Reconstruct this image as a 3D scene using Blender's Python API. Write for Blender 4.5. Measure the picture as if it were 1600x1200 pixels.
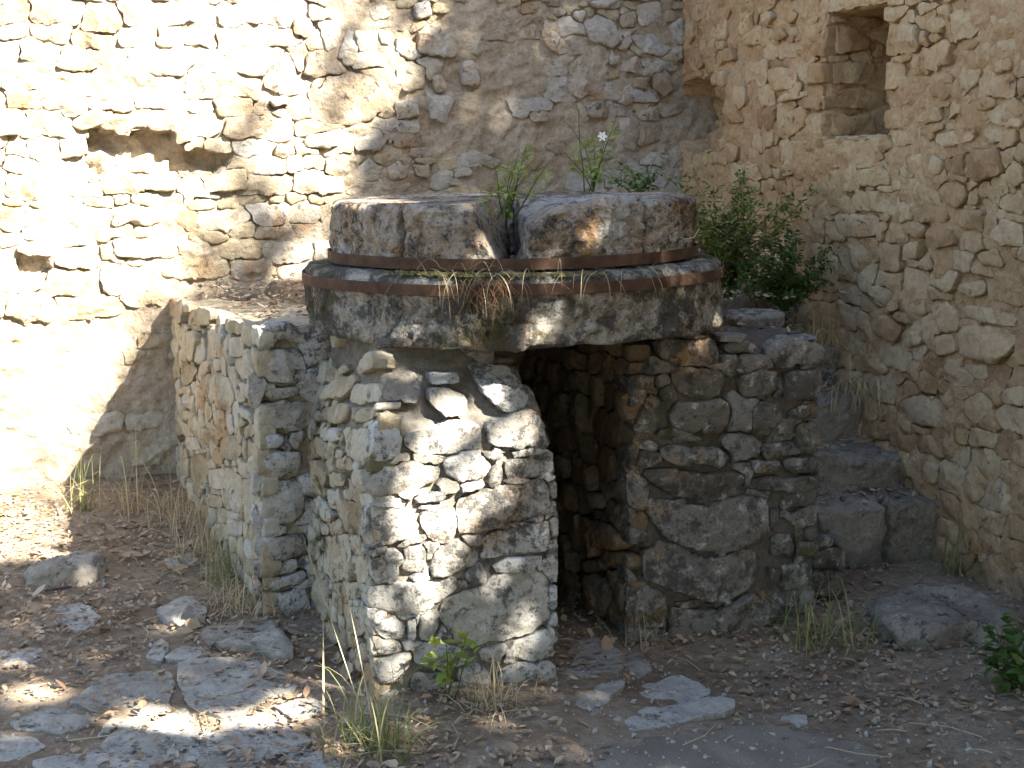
import bpy, math, random
import numpy as np
from mathutils import Vector
R = math.radians
for o in list(bpy.data.objects): bpy.data.objects.remove(o)
SC = bpy.context.scene; COL = SC.collection
# ------------------------------------------------------------------ camera, sky, sun, exposure
CAM_Z, F_PX, YAW, PITCH = 1.6, 2200.0, R(20.4), R(9.29)
cam = bpy.data.objects.new('camera', bpy.data.cameras.new('camera')); COL.objects.link(cam)
cam.location = (0, 0, CAM_Z); cam.rotation_euler = (math.pi/2-PITCH, 0, -YAW)
cam.data.sensor_width = 36; cam.data.lens = F_PX/1600*36; cam.data.clip_start = .05; cam.data.clip_end = 2000
SC.camera = cam
SUN = np.array([.60, -.90, 1.0]); SUN /= np.linalg.norm(SUN)          # towards the sun
W = bpy.data.worlds.new('World'); SC.world = W; W.use_nodes = True
nt = W.node_tree; sky = nt.nodes.new('ShaderNodeTexSky'); sky.sky_type = 'NISHITA'; sky.sun_disc = False
sky.sun_elevation = math.asin(SUN[2]); sky.sun_rotation = math.atan2(SUN[0], SUN[1])
nt.links.new(sky.outputs[0], nt.nodes['Background'].inputs[0]); nt.nodes['Background'].inputs[1].default_value = .07
sl = bpy.data.lights.new('sun', 'SUN'); sl.energy = 5; sl.angle = R(.53); sl.color = (1, .95, .87)
so = bpy.data.objects.new('sun', sl); COL.objects.link(so)
so.rotation_euler = Vector(SUN).to_track_quat('Z', 'Y').to_euler(); so.location = (6, -6, 12)
vs = SC.view_settings; vs.view_transform = 'Standard'; vs.look = 'None'; vs.gamma = 1; vs.exposure = 3.2; vs.use_curve_mapping = False
SC.cycles.max_bounces = 8; SC.cycles.diffuse_bounces = 6
# ------------------------------------------------------------------ photo pixel -> direction
RT = np.array([math.cos(YAW), -math.sin(YAW), 0.]); FH = np.array([math.sin(YAW), math.cos(YAW), 0.])
FW = FH*math.cos(PITCH)+np.array([0, 0, -math.sin(PITCH)]); UP = FH*math.sin(PITCH)+np.array([0, 0, math.cos(PITCH)])
EYE = np.array([0, 0, CAM_Z])
def ray(px, py): return FW+RT*((px-800)/F_PX)+UP*((600-py)/F_PX)
def on_plane(px, py, p0, n):
    d = ray(px, py); n = np.asarray(n, float)
    return EYE+d*(np.dot(np.asarray(p0, float)-EYE, n)/np.dot(d, n))
def on_z(px, py, z=0.): return on_plane(px, py, (0, 0, z), (0, 0, 1))
def at_depth(px, py, dep): return EYE+ray(px, py)*dep
# ------------------------------------------------------------------ noise
def _h(ix, iy, iz, s):
    n = (ix.astype(np.int64)*374761393+iy.astype(np.int64)*668265263+iz.astype(np.int64)*2147483647+s*1274126177) & 0xffffffff
    n = ((n ^ (n >> 13))*1274126177) & 0xffffffff
    n = ((n ^ (n >> 16))*2246822519) & 0xffffffff
    return ((n ^ (n >> 15)) & 0xffffff)/float(0xffffff)*2-1
def vnoise(P, s=0):
    i = np.floor(P); f = P-i; f = f*f*f*(f*(f*6-15)+10); x, y, z = i[..., 0], i[..., 1], i[..., 2]
    r = 0
    for dx in (0, 1):
        for dy in (0, 1):
            for dz in (0, 1):
                w = (f[..., 0] if dx else 1-f[..., 0])*(f[..., 1] if dy else 1-f[..., 1])*(f[..., 2] if dz else 1-f[..., 2])
                r = r+w*_h(x+dx, y+dy, z+dz, s)
    return r
def fbm(P, sc, octv=3, s=0, gain=.5):
    r = 0; a = 1; P = np.asarray(P, float)*sc
    for k in range(octv): r = r+a*vnoise(P+17.3*k, s+k); a *= gain; P = P*2.03
    return r
# ------------------------------------------------------------------ objects
def empty(name, loc, label=None, cat=None, group=None, kind=None):
    o = bpy.data.objects.new(name, None); COL.objects.link(o); o.location = loc; o.empty_display_size = .1
    return tag(o, label, cat, group, kind)
def tag(o, label=None, cat=None, group=None, kind=None):
    if label: o['label'] = label
    if cat: o['category'] = cat
    if group: o['group'] = group
    if kind: o['kind'] = kind
    return o
def obj(name, V, Fc, mat, parent=None, origin=None, smooth=True, sharp=None):
    V = np.asarray(V, float); org = V.mean(0) if origin is None else np.asarray(origin, float)
    me = bpy.data.meshes.new(name); me.from_pydata((V-org).tolist(), [], Fc if isinstance(Fc, list) else Fc.tolist())
    if smooth: me.polygons.foreach_set('use_smooth', np.ones(len(me.polygons), bool))
    if sharp: me.set_sharp_from_angle(angle=R(sharp))
    me.materials.append(mat)
    o = bpy.data.objects.new(name, me); COL.objects.link(o)
    if parent is not None:
        o.parent = parent; o.location = org-np.array(parent.location)
    else: o.location = org
    return o
class MB:
    def __init__(s): s.v = []; s.f = []; s.n = 0
    def add(s, V, Fc):
        s.v.append(np.asarray(V, float)); k = s.n; s.f += [tuple(i+k for i in f) for f in (Fc if isinstance(Fc, list) else Fc.tolist())]; s.n += len(V)
    def build(s, name, mat, parent=None, origin=None, smooth=True, sharp=None):
        return obj(name, np.concatenate(s.v), s.f, mat, parent, origin, smooth, sharp)
# ------------------------------------------------------------------ materials
def new_mat(name):
    m = bpy.data.materials.new(name); m.use_nodes = True; t = m.node_tree
    return m, t, t.nodes['Principled BSDF']
def nd(t, typ, **kw):
    n = t.nodes.new(typ)
    for k, v in kw.items():
        if k in n.inputs: n.inputs[k].default_value = v
        else: setattr(n, k, v)
    return n
def noise(t, pos, scale, detail=5, rough=.6, dist=0.):
    n = nd(t, 'ShaderNodeTexNoise', Scale=scale, Detail=detail, Roughness=rough, Distortion=dist); t.links.new(pos, n.inputs['Vector']); return n.outputs['Fac']
def ramp(t, fac, stops):
    r = nd(t, 'ShaderNodeValToRGB'); e = r.color_ramp.elements
    while len(e) < len(stops): e.new(.5)
    for q, (p, c) in zip(e, stops): q.position = p; q.color = (*c, 1) if len(c) == 3 else c
    t.links.new(fac, r.inputs[0]); return r.outputs[0]
def mixc(t, fac, a, b, mode='MIX'):
    m = nd(t, 'ShaderNodeMix', data_type='RGBA', blend_type=mode)
    for s, v in ((m.inputs[0], fac), (m.inputs[6], a), (m.inputs[7], b)):
        if isinstance(v, (int, float)): s.default_value = v
        elif isinstance(v, tuple): s.default_value = (*v, 1)
        else: t.links.new(v, s)
    return m.outputs[2]
def mth(t, op, a, b=0.):
    m = nd(t, 'ShaderNodeMath', operation=op)
    for s, v in ((m.inputs[0], a), (m.inputs[1], b)):
        if isinstance(v, (int, float)): s.default_value = v
        else: t.links.new(v, s)
    return m.outputs[0]
def bump_to(t, bsdf, hs, dist=.01):
    prev = None
    for h, st, d in hs:
        b = nd(t, 'ShaderNodeBump', Strength=st, Distance=d); t.links.new(h, b.inputs['Height'])
        if prev: t.links.new(prev, b.inputs['Normal'])
        prev = b.outputs[0]
    t.links.new(prev, bsdf.inputs['Normal'])
def stone_mat(name, cols, dark=.0, white=.0, orange=.0, moss=0., spread=.35, pits=.5, bump=1.0, dscale=1.0):
    """limestone: body colours, soot-dark lichen, pale lichen, iron-orange stain, moss"""
    m, t, b = new_mat(name); pos = nd(t, 'ShaderNodeNewGeometry').outputs['Position']
    rnd = nd(t, 'ShaderNodeObjectInfo').outputs['Random']
    n1 = noise(t, pos, 5, 6, .62); n2 = noise(t, pos, 38, 5, .65); n3 = noise(t, pos, 170, 3, .6)
    f = mth(t, 'ADD', mth(t, 'MULTIPLY', n1, 1-spread), mth(t, 'MULTIPLY', rnd, spread))
    c = ramp(t, f, [(.30+.12*i, k) for i, k in enumerate(cols)])
    c = mixc(t, .55, c, ramp(t, n2, [(.25, (.48, .46, .43)), (.5, (.93, .93, .93)), (.75, (1.28, 1.26, 1.22))]), 'MULTIPLY')
    if orange:
        k = ramp(t, mth(t, 'ADD', noise(t, pos, 3.1, 5, .6, .4), mth(t, 'MULTIPLY', n2, .25)), [(.70-orange*.14, (0, 0, 0)), (.86-orange*.1, (1, 1, 1))])
        c = mixc(t, k, c, mixc(t, n2, (.42, .24, .10), (.30, .16, .07)))
    if white:
        k = ramp(t, mth(t, 'ADD', noise(t, pos, 17*dscale, 8, .74), mth(t, 'MULTIPLY', n3, .16)), [(.68-white*.13, (0, 0, 0)), (.76-white*.11, (1, 1, 1))])
        c = mixc(t, mth(t, 'MULTIPLY', k, .6), c, (.54, .52, .47))
    if dark:
        k = ramp(t, mth(t, 'ADD', noise(t, pos, 24*dscale, 9, .78), mth(t, 'MULTIPLY', noise(t, pos, 3.1, 4), .42)), [(.83-dark*.2, (0, 0, 0)), (.90-dark*.17, (1, 1, 1))])
        c = mixc(t, mth(t, 'MULTIPLY', k, .85), c, (.055, .053, .048))
        sp = ramp(t, noise(t, pos, 85, 2, .5), [(.64-dark*.05, (0, 0, 0)), (.70, (1, 1, 1))])
        c = mixc(t, mth(t, 'MULTIPLY', sp, .7*min(1, dark*1.3)), c, (.05, .05, .05))
    if moss:
        k = ramp(t, mth(t, 'ADD', noise(t, pos, 4.2, 6, .66), mth(t, 'MULTIPLY', n2, .15)), [(.68-moss*.15, (0, 0, 0)), (.76-moss*.12, (1, 1, 1))])
        c = mixc(t, mth(t, 'MULTIPLY', k, .85), c, mixc(t, n2, (.10, .085, .02), (.035, .04, .012)))
    t.links.new(c, b.inputs['Base Color']); b.inputs['Roughness'].default_value = .93; b.inputs['Specular IOR Level'].default_value = .2
    v = nd(t, 'ShaderNodeTexVoronoi', Scale=60.); t.links.new(pos, v.inputs['Vector'])
    pit = ramp(t, v.outputs['Distance'], [(.05, (0, 0, 0)), (.35, (1, 1, 1))])
    bump_to(t, b, [(noise(t, pos, 24, 7, .74), .9*bump, .03), (n3, .6*bump, .006), (pit, .35*pits*bump, .006)])
    return m
TAN = [(.33, .205, .105), (.45, .305, .165), (.53, .39, .225), (.52, .40, .25)]
CREAM = [(.31, .245, .155), (.41, .34, .225), (.47, .405, .285), (.47, .43, .345)]
GREY = [(.27, .235, .185), (.37, .335, .275), (.44, .41, .35), (.47, .455, .42)]
M_wall_tan = stone_mat('limestone_tan', TAN, dark=.1, orange=.2)
M_wall_grey = stone_mat('limestone_wall_grey', [(.29, .225, .15), (.38, .315, .225), (.44, .39, .305), (.42, .39, .34)], dark=.25, orange=.15, white=.05)
M_cream = stone_mat('limestone_cream', CREAM, dark=.08, orange=.1)
M_pier = stone_mat('limestone_lichen', GREY, dark=.62, white=.5, orange=.12)
M_pier_side = stone_mat('limestone_pier_side', CREAM, dark=.3, orange=.25, white=.2, moss=.1)
M_right = stone_mat('limestone_shaded_lichen', [(.105, .088, .068), (.155, .135, .107), (.20, .178, .145), (.225, .208, .178)], dark=.6, white=.45, orange=.06, moss=.12)  # lichen limestone again, base colours darkened to deepen the abutment's shade
M_inner = stone_mat('limestone_inner_brown', [(.13, .085, .05), (.19, .13, .08), (.23, .17, .105), (.22, .18, .13)], dark=.4, orange=.3)  # dark reddish-brown stone of the recess wall
M_step = stone_mat('limestone_step', [(.19, .15, .11), (.27, .225, .17), (.33, .28, .22), (.38, .335, .27)], dark=.4, white=.2, bump=1.4)
M_stair = stone_mat('limestone_stair', [(.21, .165, .12), (.29, .24, .18), (.36, .305, .24), (.41, .36, .295)], dark=.35, white=.35, bump=1.6)
M_flag = stone_mat('flagstone_grey', [(.29, .25, .195), (.36, .32, .26), (.42, .38, .32), (.45, .415, .36)], dark=.3, white=.1)
M_bed = stone_mat('bed_stone_conglomerate', [(.28, .22, .14), (.36, .30, .21), (.42, .37, .29), (.45, .42, .37)], dark=.95, white=.75, orange=.45, moss=.5, pits=1.2, bump=1.6, dscale=.5)
M_runner = stone_mat('runner_stone_burr', [(.38, .28, .18), (.45, .36, .255), (.49, .43, .34), (.51, .475, .42)], dark=.72, white=.75, orange=1.15, pits=1.4, bump=1.7, dscale=.75)
def mortar_mat(name, a, b_, dark=.0):
    m, t, b = new_mat(name); pos = nd(t, 'ShaderNodeNewGeometry').outputs['Position']
    n1 = noise(t, pos, 4, 6, .65); n2 = noise(t, pos, 45, 6, .7); n3 = noise(t, pos, 210, 3, .6)
    c = mixc(t, ramp(t, n1, [(.35, (0, 0, 0)), (.65, (1, 1, 1))]), a, b_)
    c = mixc(t, .7, c, ramp(t, n2, [(.28, (.45, .43, .4)), (.5, (.92, .92, .92)), (.72, (1.25, 1.22, 1.18))]), 'MULTIPLY')
    if dark:
        k = ramp(t, noise(t, pos, 6, 7, .7), [(.62-dark*.14, (0, 0, 0)), (.75-dark*.1, (1, 1, 1))]); c = mixc(t, mth(t, 'MULTIPLY', k, .75), c, (.07, .066, .06))
    t.links.new(c, b.inputs['Base Color']); b.inputs['Roughness'].default_value = .97; b.inputs['Specular IOR Level'].default_value = .1
    bump_to(t, b, [(noise(t, pos, 22, 7, .72), .9, .03), (n2, .6, .012), (n3, .5, .005)])
    return m
M_mortar_tan = mortar_mat('mortar_ochre', (.42, .27, .14), (.50, .355, .21))
M_mortar_grey = mortar_mat('mortar_wall_grey', (.36, .285, .195), (.43, .365, .275))
M_mortar_cream = mortar_mat('mortar_cream', (.38, .31, .20), (.46, .40, .29))
M_mortar_pier = mortar_mat('mortar_pier', (.20, .17, .13), (.28, .25, .205), dark=.9)
M_mortar_dark = mortar_mat('mortar_shaded', (.10, .081, .06), (.15, .128, .10), dark=.6)  # darkened mortar copy, shade of the abutment put into its colour
M_mortar_inner = mortar_mat('mortar_inner_brown', (.09, .06, .038), (.14, .10, .065))  # dark brown mortar at the back of the recess
def leafy(name, cols, trans=.35, rough=.6):
    m, t, b = new_mat(name); g = nd(t, 'ShaderNodeNewGeometry')
    c = ramp(t, g.outputs['Random Per Island'], [(i/max(1, len(cols)-1), k) for i, k in enumerate(cols)])
    t.links.new(c, b.inputs['Base Color']); b.inputs['Roughness'].default_value = rough; b.inputs['Specular IOR Level'].default_value = .25
    if trans:
        tr = nd(t, 'ShaderNodeBsdfTranslucent'); t.links.new(c, tr.inputs['Color'])
        mx = nd(t, 'ShaderNodeMixShader', Fac=trans); t.links.new(b.outputs[0], mx.inputs[1]); t.links.new(tr.outputs[0], mx.inputs[2])
        t.links.new(mx.outputs[0], t.nodes['Material Output'].inputs[0])
    return m
M_green = leafy('leaf_fresh_green', [(.15, .21, .035), (.23, .29, .06), (.33, .35, .09)])
M_shrub = leafy('leaf_shrub_green', [(.07, .11, .02), (.12, .17, .035), (.19, .21, .055), (.24, .16, .06)])
M_weed = leafy('leaf_weed_dark', [(.045, .08, .018), (.09, .14, .03)])
M_canopy = leafy('leaf_oak', [(.04, .07, .015), (.07, .11, .025)], trans=.12)
M_dry = leafy('grass_dry', [(.30, .22, .11), (.42, .34, .19), (.50, .43, .27), (.24, .17, .08)], trans=.2)
M_grass = leafy('grass_green', [(.10, .13, .03), (.17, .19, .06), (.34, .29, .14), (.22, .20, .08)], trans=.25)
M_litter = leafy('dead_leaf', [(.17, .105, .06), (.27, .175, .10), (.35, .245, .15), (.21, .14, .085), (.40, .31, .21), (.25, .185, .12), (.30, .185, .105)], trans=.1, rough=.75)
M_root = leafy('root_brown', [(.11, .055, .025), (.17, .09, .04), (.07, .04, .022)], trans=0)
M_flower = leafy('petal_white', [(.8, .8, .78), (.75, .75, .7)], trans=.2)
def simple(name, fn):
    m, t, b = new_mat(name); pos = nd(t, 'ShaderNodeNewGeometry').outputs['Position']; fn(t, b, pos); return m
def _iron(t, b, pos):
    c = mixc(t, ramp(t, noise(t, pos, 14, 6, .7), [(.35, (0, 0, 0)), (.7, (1, 1, 1))]), (.045, .027, .018), (.105, .06, .038))
    t.links.new(c, b.inputs['Base Color']); b.inputs['Roughness'].default_value = .95; b.inputs['Specular IOR Level'].default_value = .12
    bump_to(t, b, [(noise(t, pos, 60, 5, .7), .4, .004)])
M_iron = simple('rusty_iron', _iron)
def _soil(t, b, pos):
    n1 = noise(t, pos, 2.2, 6, .65); n2 = noise(t, pos, 30, 6, .7); n3 = noise(t, pos, 120, 4, .65)
    c = ramp(t, n1, [(.33, (.165, .115, .073)), (.52, (.24, .18, .122)), (.68, (.31, .25, .18))])
    c = mixc(t, .8, c, ramp(t, n2, [(.3, (.6, .58, .56)), (.5, (1., 1., 1.)), (.7, (1.4, 1.36, 1.32))]), 'MULTIPLY')
    t.links.new(c, b.inputs['Base Color']); b.inputs['Roughness'].default_value = .98; b.inputs['Specular IOR Level'].default_value = .1
    bump_to(t, b, [(n2, .7, .018), (n3, .7, .006)])
M_soil = simple('soil', _soil)
def _path(t, b, pos):
    n2 = noise(t, pos, 26, 6, .7); n3 = noise(t, pos, 190, 4, .65)
    c = ramp(t, noise(t, pos, 2.5, 5), [(.35, (.16, .132, .10)), (.65, (.24, .205, .16))])
    c = mixc(t, .6, c, ramp(t, n3, [(.3, (.5, .5, .5)), (.5, (.95, .95, .95)), (.72, (1.5, 1.45, 1.4))]), 'MULTIPLY')
    t.links.new(c, b.inputs['Base Color']); b.inputs['Roughness'].default_value = .95; b.inputs['Specular IOR Level'].default_value = .15
    bump_to(t, b, [(n2, .5, .02), (n3, .7, .006)])
M_path = simple('trodden_grit', _path)
def _bark(t, b, pos):
    c = ramp(t, noise(t, pos, 18, 6, .7), [(.35, (.05, .038, .028)), (.65, (.14, .11, .08))])
    t.links.new(c, b.inputs['Base Color']); b.inputs['Roughness'].default_value = .95; bump_to(t, b, [(noise(t, pos, 20, 6, .7), 1, .03)])
M_bark = simple('bark', _bark)
def _moss(t, b, pos):
    c = ramp(t, noise(t, pos, 40, 5, .7), [(.35, (.05, .045, .012)), (.55, (.16, .13, .03)), (.7, (.28, .22, .07))])
    t.links.new(c, b.inputs['Base Color']); b.inputs['Roughness'].default_value = 1.; bump_to(t, b, [(noise(t, pos, 160, 4, .7), 1, .012)])
M_moss = simple('moss_yellow', _moss)
# ------------------------------------------------------------------ rock builders
def rock_box(mapf, n, m=9., amp=.012, sc=9., seed=0, fine=.004, facets=0):
    """closed rounded box: surface lattice of [-1,1]^3, superellipsoid rounding m, mapf -> world, then rough"""
    nx, ny, nz = n; idx = {}; P = []; Fc = []
    def vid(i, j, k):
        q = (i, j, k)
        if q not in idx: idx[q] = len(P); P.append((2*i/nx-1, 2*j/ny-1, 2*k/nz-1))
        return idx[q]
    for k, s in ((0, 0), (nz, 1)):
        for i in range(nx):
            for j in range(ny):
                f = (vid(i, j, k), vid(i+1, j, k), vid(i+1, j+1, k), vid(i, j+1, k)); Fc.append(f if s else f[::-1])
    for j, s in ((0, 1), (ny, 0)):
        for i in range(nx):
            for k in range(nz):
                f = (vid(i, j, k), vid(i+1, j, k), vid(i+1, j, k+1), vid(i, j, k+1)); Fc.append(f if s else f[::-1])
    for i, s in ((0, 0), (nx, 1)):
        for j in range(ny):
            for k in range(nz):
                f = (vid(i, j, k), vid(i, j+1, k), vid(i, j+1, k+1), vid(i, j, k+1)); Fc.append(f if s else f[::-1])
    P = np.array(P)
    if m: P = P/((np.abs(P)**m).sum(1)**(1/m))[:, None]
    Wd = mapf(P)
    D = np.stack([fbm(Wd, sc, 3, seed+11*a) for a in range(3)], 1)*amp+np.stack([fbm(Wd, sc*5, 2, seed+5+13*a) for a in range(3)], 1)*fine
    return Wd+D, Fc
def box_map(lo, hi, taper=0.):
    lo = np.array(lo, float); hi = np.array(hi, float)
    def f(P):
        q = (P+1)/2; Wd = lo+(hi-lo)*q
        if taper:
            c = (lo+hi)/2; k = 1-taper*q[:, 2:3]; Wd[:, :2] = c[:2]+(Wd[:, :2]-c[:2])*k
        return Wd
    return f
def stone_mesh(rad, h, b, rng, off, dome=.12, tilt=.12, amp=1., nr=6):
    """one rubble stone: star outline rad(theta) (m), h proud, b sunk; chipped front"""
    N = len(rad); th = np.arange(N)*2*np.pi/N; Rm = rad.mean(); e = min(.006, .12*Rm)/Rm
    inner = np.linspace(1-4.2*e, .12, nr)
    S = [.86, .99, 1.0, 1.0, 1-.6*e, 1-1.9*e]+list(inner); Z = [-b, -b*.45, 0, h*.55, h*.85, h*.98]+[h+dome*.25*Rm*(1-s*s) for s in inner]
    S = np.array(S)[:, None]; Z = np.array(Z)[:, None]+0*th
    X = S*rad*np.cos(th); Y = S*rad*np.sin(th)
    tx, ty = rng.normal(0, tilt, 2); k = np.clip((Z+b)/(h+b), 0, 1); lim = .6*h/max(Rm, .01); tx, ty = np.clip(tx, -lim, lim), np.clip(ty, -lim, lim)
    Z = Z+(tx*X+ty*Y)*k
    for _ in range(rng.integers(2, 6)):
        a = rng.uniform(0, 2*np.pi); d = rng.uniform(.1, .9)*Rm; sl = rng.uniform(.15, .8)
        pl = h*1.02-sl*(X*np.cos(a)+Y*np.sin(a)-d)
        Z = np.where(Z > .3*h, np.maximum(np.minimum(Z, pl), .3*h), Z)
    P = np.stack([X, Y, Z], -1).reshape(-1, 3)
    P = np.vstack([P, [[0, 0, Z[-1].mean()]], [[0, 0, -b]]])
    Q = P+off; a1 = amp*min(.0075, .075*Rm)
    D = np.stack([fbm(Q, 13, 2, 3+a) for a in range(3)], 1)*a1+np.stack([fbm(Q, 48, 2, 31+a) for a in range(3)], 1)*a1*.42
    P = P+D
    nrw = len(S); Fc = []
    for r in range(nrw-1):
        for i in range(N):
            j = (i+1) % N; Fc.append((r*N+i, r*N+j, (r+1)*N+j, (r+1)*N+i))
    c = nrw*N
    for i in range(N):
        j = (i+1) % N; Fc.append(((nrw-1)*N+i, (nrw-1)*N+j, c)); Fc.append((j, i, c+1))
    return P, Fc
class Face:
    def __init__(s, o, u, n, off=None):
        s.o = np.array(o, float); s.u = np.array(u, float); s.n = np.array(n, float); s.v = np.array([0, 0, 1.]); s.off = off
    def uv(s, px, py):
        p = on_plane(px, py, s.o, s.n)-s.o; return p@s.u, p@s.v
    def w(s, U, V, Nn):
        U = np.asarray(U, float)[..., None]; V = np.asarray(V, float)[..., None]; Nn = np.asarray(Nn, float)
        if s.off: Nn = Nn+s.off(U[..., 0], V[..., 0])
        return s.o+U*s.u+V*s.v+Nn[..., None]*s.n
def crop(x0, y0, k, polys): return [[(x0+x*k, y0+y*k) for x, y in p] for p in polys]
def in_poly(U, V, poly):
    r = np.zeros(U.shape, bool); n = len(poly)
    for i in range(n):
        (x1, y1), (x2, y2) = poly[i], poly[(i+1) % n]
        if y1 == y2: continue
        c = ((y1 > V) != (y2 > V)) & (U < (x2-x1)*(V-y1)/(y2-y1)+x1); r ^= c
    return r
def masonry(face, dom, parent, mats, polys=(), mask=None, seed=1, row=(.07, .15), asp=(1.1, 2.4), gap=.006, h=(.012, .045), b=.07,
            keep=1., res=.0085, tilt=.1, poly_h=None, limit=300, first=None, amp=1., hmul=None):
    """lay rubble on a face: traced stones first, coursed random stones fill the rest; each stone is an object"""
    rng = np.random.default_rng(seed); u0, u1, v0, v1 = dom
    nu, nv = int((u1-u0)/res), int((v1-v0)/res)
    U, V = np.meshgrid(u0+(np.arange(nu)+.5)*res, v0+(np.arange(nv)+.5)*res)
    ok = np.ones(U.shape, bool) if mask is None else mask(U, V)
    lab = np.where(ok, -1, -2); np_ = 0
    for p in polys:
        q = [face.uv(*k) for k in p]; r = in_poly(U, V, q) & (lab == -1); lab[r] = np_; np_ += 1
    S = []; v = v0
    while v < v1+.05:
        hh = rng.uniform(*row); u = u0-rng.uniform(0, .2)
        while u < u1+.1:
            w = hh*rng.uniform(*asp); S.append((u+w/2, v+hh/2+rng.normal(0, .18*hh), w/2, hh/2)); u += w
        v += hh*.97
    S = np.array(S); wu = U+.02*fbm(np.stack([U, V, 0*U], -1), 9, 2, seed); wv = V+.018*fbm(np.stack([U, V, 0*U], -1), 9, 2, seed+7)
    best = np.full(U.shape, 1e9); bi = np.full(U.shape, -1)
    for i, (su, sv, sw, sh) in enumerate(S):                          # each seed only looks at its own neighbourhood
        a0, a1 = max(0, int((su-3.2*sw-u0)/res)), min(nu, int((su+3.2*sw-u0)/res)+1); c0, c1 = max(0, int((sv-3.2*sh-v0)/res)), min(nv, int((sv+3.2*sh-v0)/res)+1)
        if a1 <= a0 or c1 <= c0: continue
        d = (np.abs((wu[c0:c1, a0:a1]-su)/sw)**5+np.abs((wv[c0:c1, a0:a1]-sv)/sh)**5); t = best[c0:c1, a0:a1]; g = d < t
        t[g] = d[g]; bi[c0:c1, a0:a1][g] = i
    free = (lab == -1) & (bi >= 0); lab = np.where(free, bi+np_, lab)
    stones = []
    flat = lab.ravel(); order = np.argsort(flat, kind='stable'); sf = flat[order]; st = np.searchsorted(sf, np.arange(0, np_+len(S))); en = np.searchsorted(sf, np.arange(0, np_+len(S)), 'right')
    for L in range(np_+len(S)):
        n = en[L]-st[L]
        if n*res*res < .0009: continue
        ids = order[st[L]:en[L]]; cu, cv = U.ravel()[ids].mean(), V.ravel()[ids].mean()
        traced = L < np_
        if not traced:
            kp = keep(cu, cv) if callable(keep) else keep
            if rng.random() > kp: continue
        area = n*res*res; per = math.sqrt(area)*4; N = int(np.clip(per/.0125, 20, 60)); th = np.arange(N)*2*np.pi/N
        rr = np.arange(1, 90)*res*.5
        X = ((cu+rr[:, None]*np.cos(th)-u0)/res).astype(int); Y = ((cv+rr[:, None]*np.sin(th)-v0)/res).astype(int)
        inside = (X >= 0) & (X < nu) & (Y >= 0) & (Y < nv); val = np.where(inside, lab[np.clip(Y, 0, nv-1), np.clip(X, 0, nu-1)], -9) == L
        r = np.where(val.all(0), rr[-1], rr[np.argmin(val, 0)])
        r = (np.roll(r, 1)+4*r+np.roll(r, -1))/6
        g = gap*rng.uniform(.5, 1.9); r = np.maximum(r-g, .012)*(1+.02*rng.normal(0, 1, N))
        stones.append((traced, area, cu, cv, r))
    def rank(s):
        vis = 1
        if first: vis = 1 if first(s[2], s[3]) else 0
        return (-vis, -int(s[0]), -s[1])
    stones.sort(key=rank); rest = MB()
    for i, (traced, area, cu, cv, r) in enumerate(stones):
        hh = rng.uniform(*(poly_h if traced and poly_h else h)); Rm = r.mean(); hh = min(hh, .75*Rm+.008)*(hmul(cu, cv) if hmul else 1)
        P, Fc = stone_mesh(r, hh, b, rng, np.array([cu*3.1+seed, cv*2.7, i*.37]), tilt=tilt, nr=int(np.clip(Rm/.014, 3, 9)), amp=amp)
        Wd = face.w(cu+P[:, 0], cv+P[:, 1], P[:, 2])
        mt = mats(cu, cv, rng) if callable(mats) else mats
        if i < limit: obj('stone', Wd, Fc, mt, parent, origin=face.w(cu, cv, 0.), sharp=48)
        else: rest.add(Wd, Fc)
    if rest.n: tag(rest.build('small_stones', mats(0, 0, rng) if callable(mats) else mats, parent, sharp=48), kind='stuff')
    return stones
def sheet(face, dom, res, depth, mat, name, parent, amp=.012, hole=None, seed=0, back=.3):
    u0, u1, v0, v1 = dom; nu, nv = int((u1-u0)/res)+1, int((v1-v0)/res)+1
    U, V = np.meshgrid(np.linspace(u0, u1, nu), np.linspace(v0, v1, nv))
    P3 = np.stack([U, V, 0*U], -1)
    Nn = depth+amp*fbm(P3, 7, 3, seed)+amp*.5*fbm(P3, 30, 2, seed+9)
    if hole is not None: Nn = Nn-hole(U, V)
    Wd = face.w(U, V, Nn).reshape(-1, 3); I = np.arange(nu*nv).reshape(nv, nu)
    Fc = np.stack([I[:-1, :-1], I[:-1, 1:], I[1:, 1:], I[1:, :-1]], -1).reshape(-1, 4)
    if np.dot(np.cross(face.u, face.v), face.n) < 0: Fc = Fc[:, ::-1]
    # thickness: a rim going back and a back plate
    rim = np.concatenate([I[0, :], I[1:, -1], I[-1, -2::-1], I[-2:0:-1, 0]]); k = len(Wd)
    Bk = Wd[rim]-face.n*(back+.0); Bk = Bk-face.n*((Bk-face.o)@face.n+back)[:, None]
    m = len(rim); F2 = [(int(rim[i]), int(rim[(i+1) % m]), k+(i+1) % m, k+i) for i in range(m)]+[tuple(range(k, k+m))]
    return obj(name, np.vstack([Wd, Bk]), Fc.tolist()+F2, mat, parent)
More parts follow.
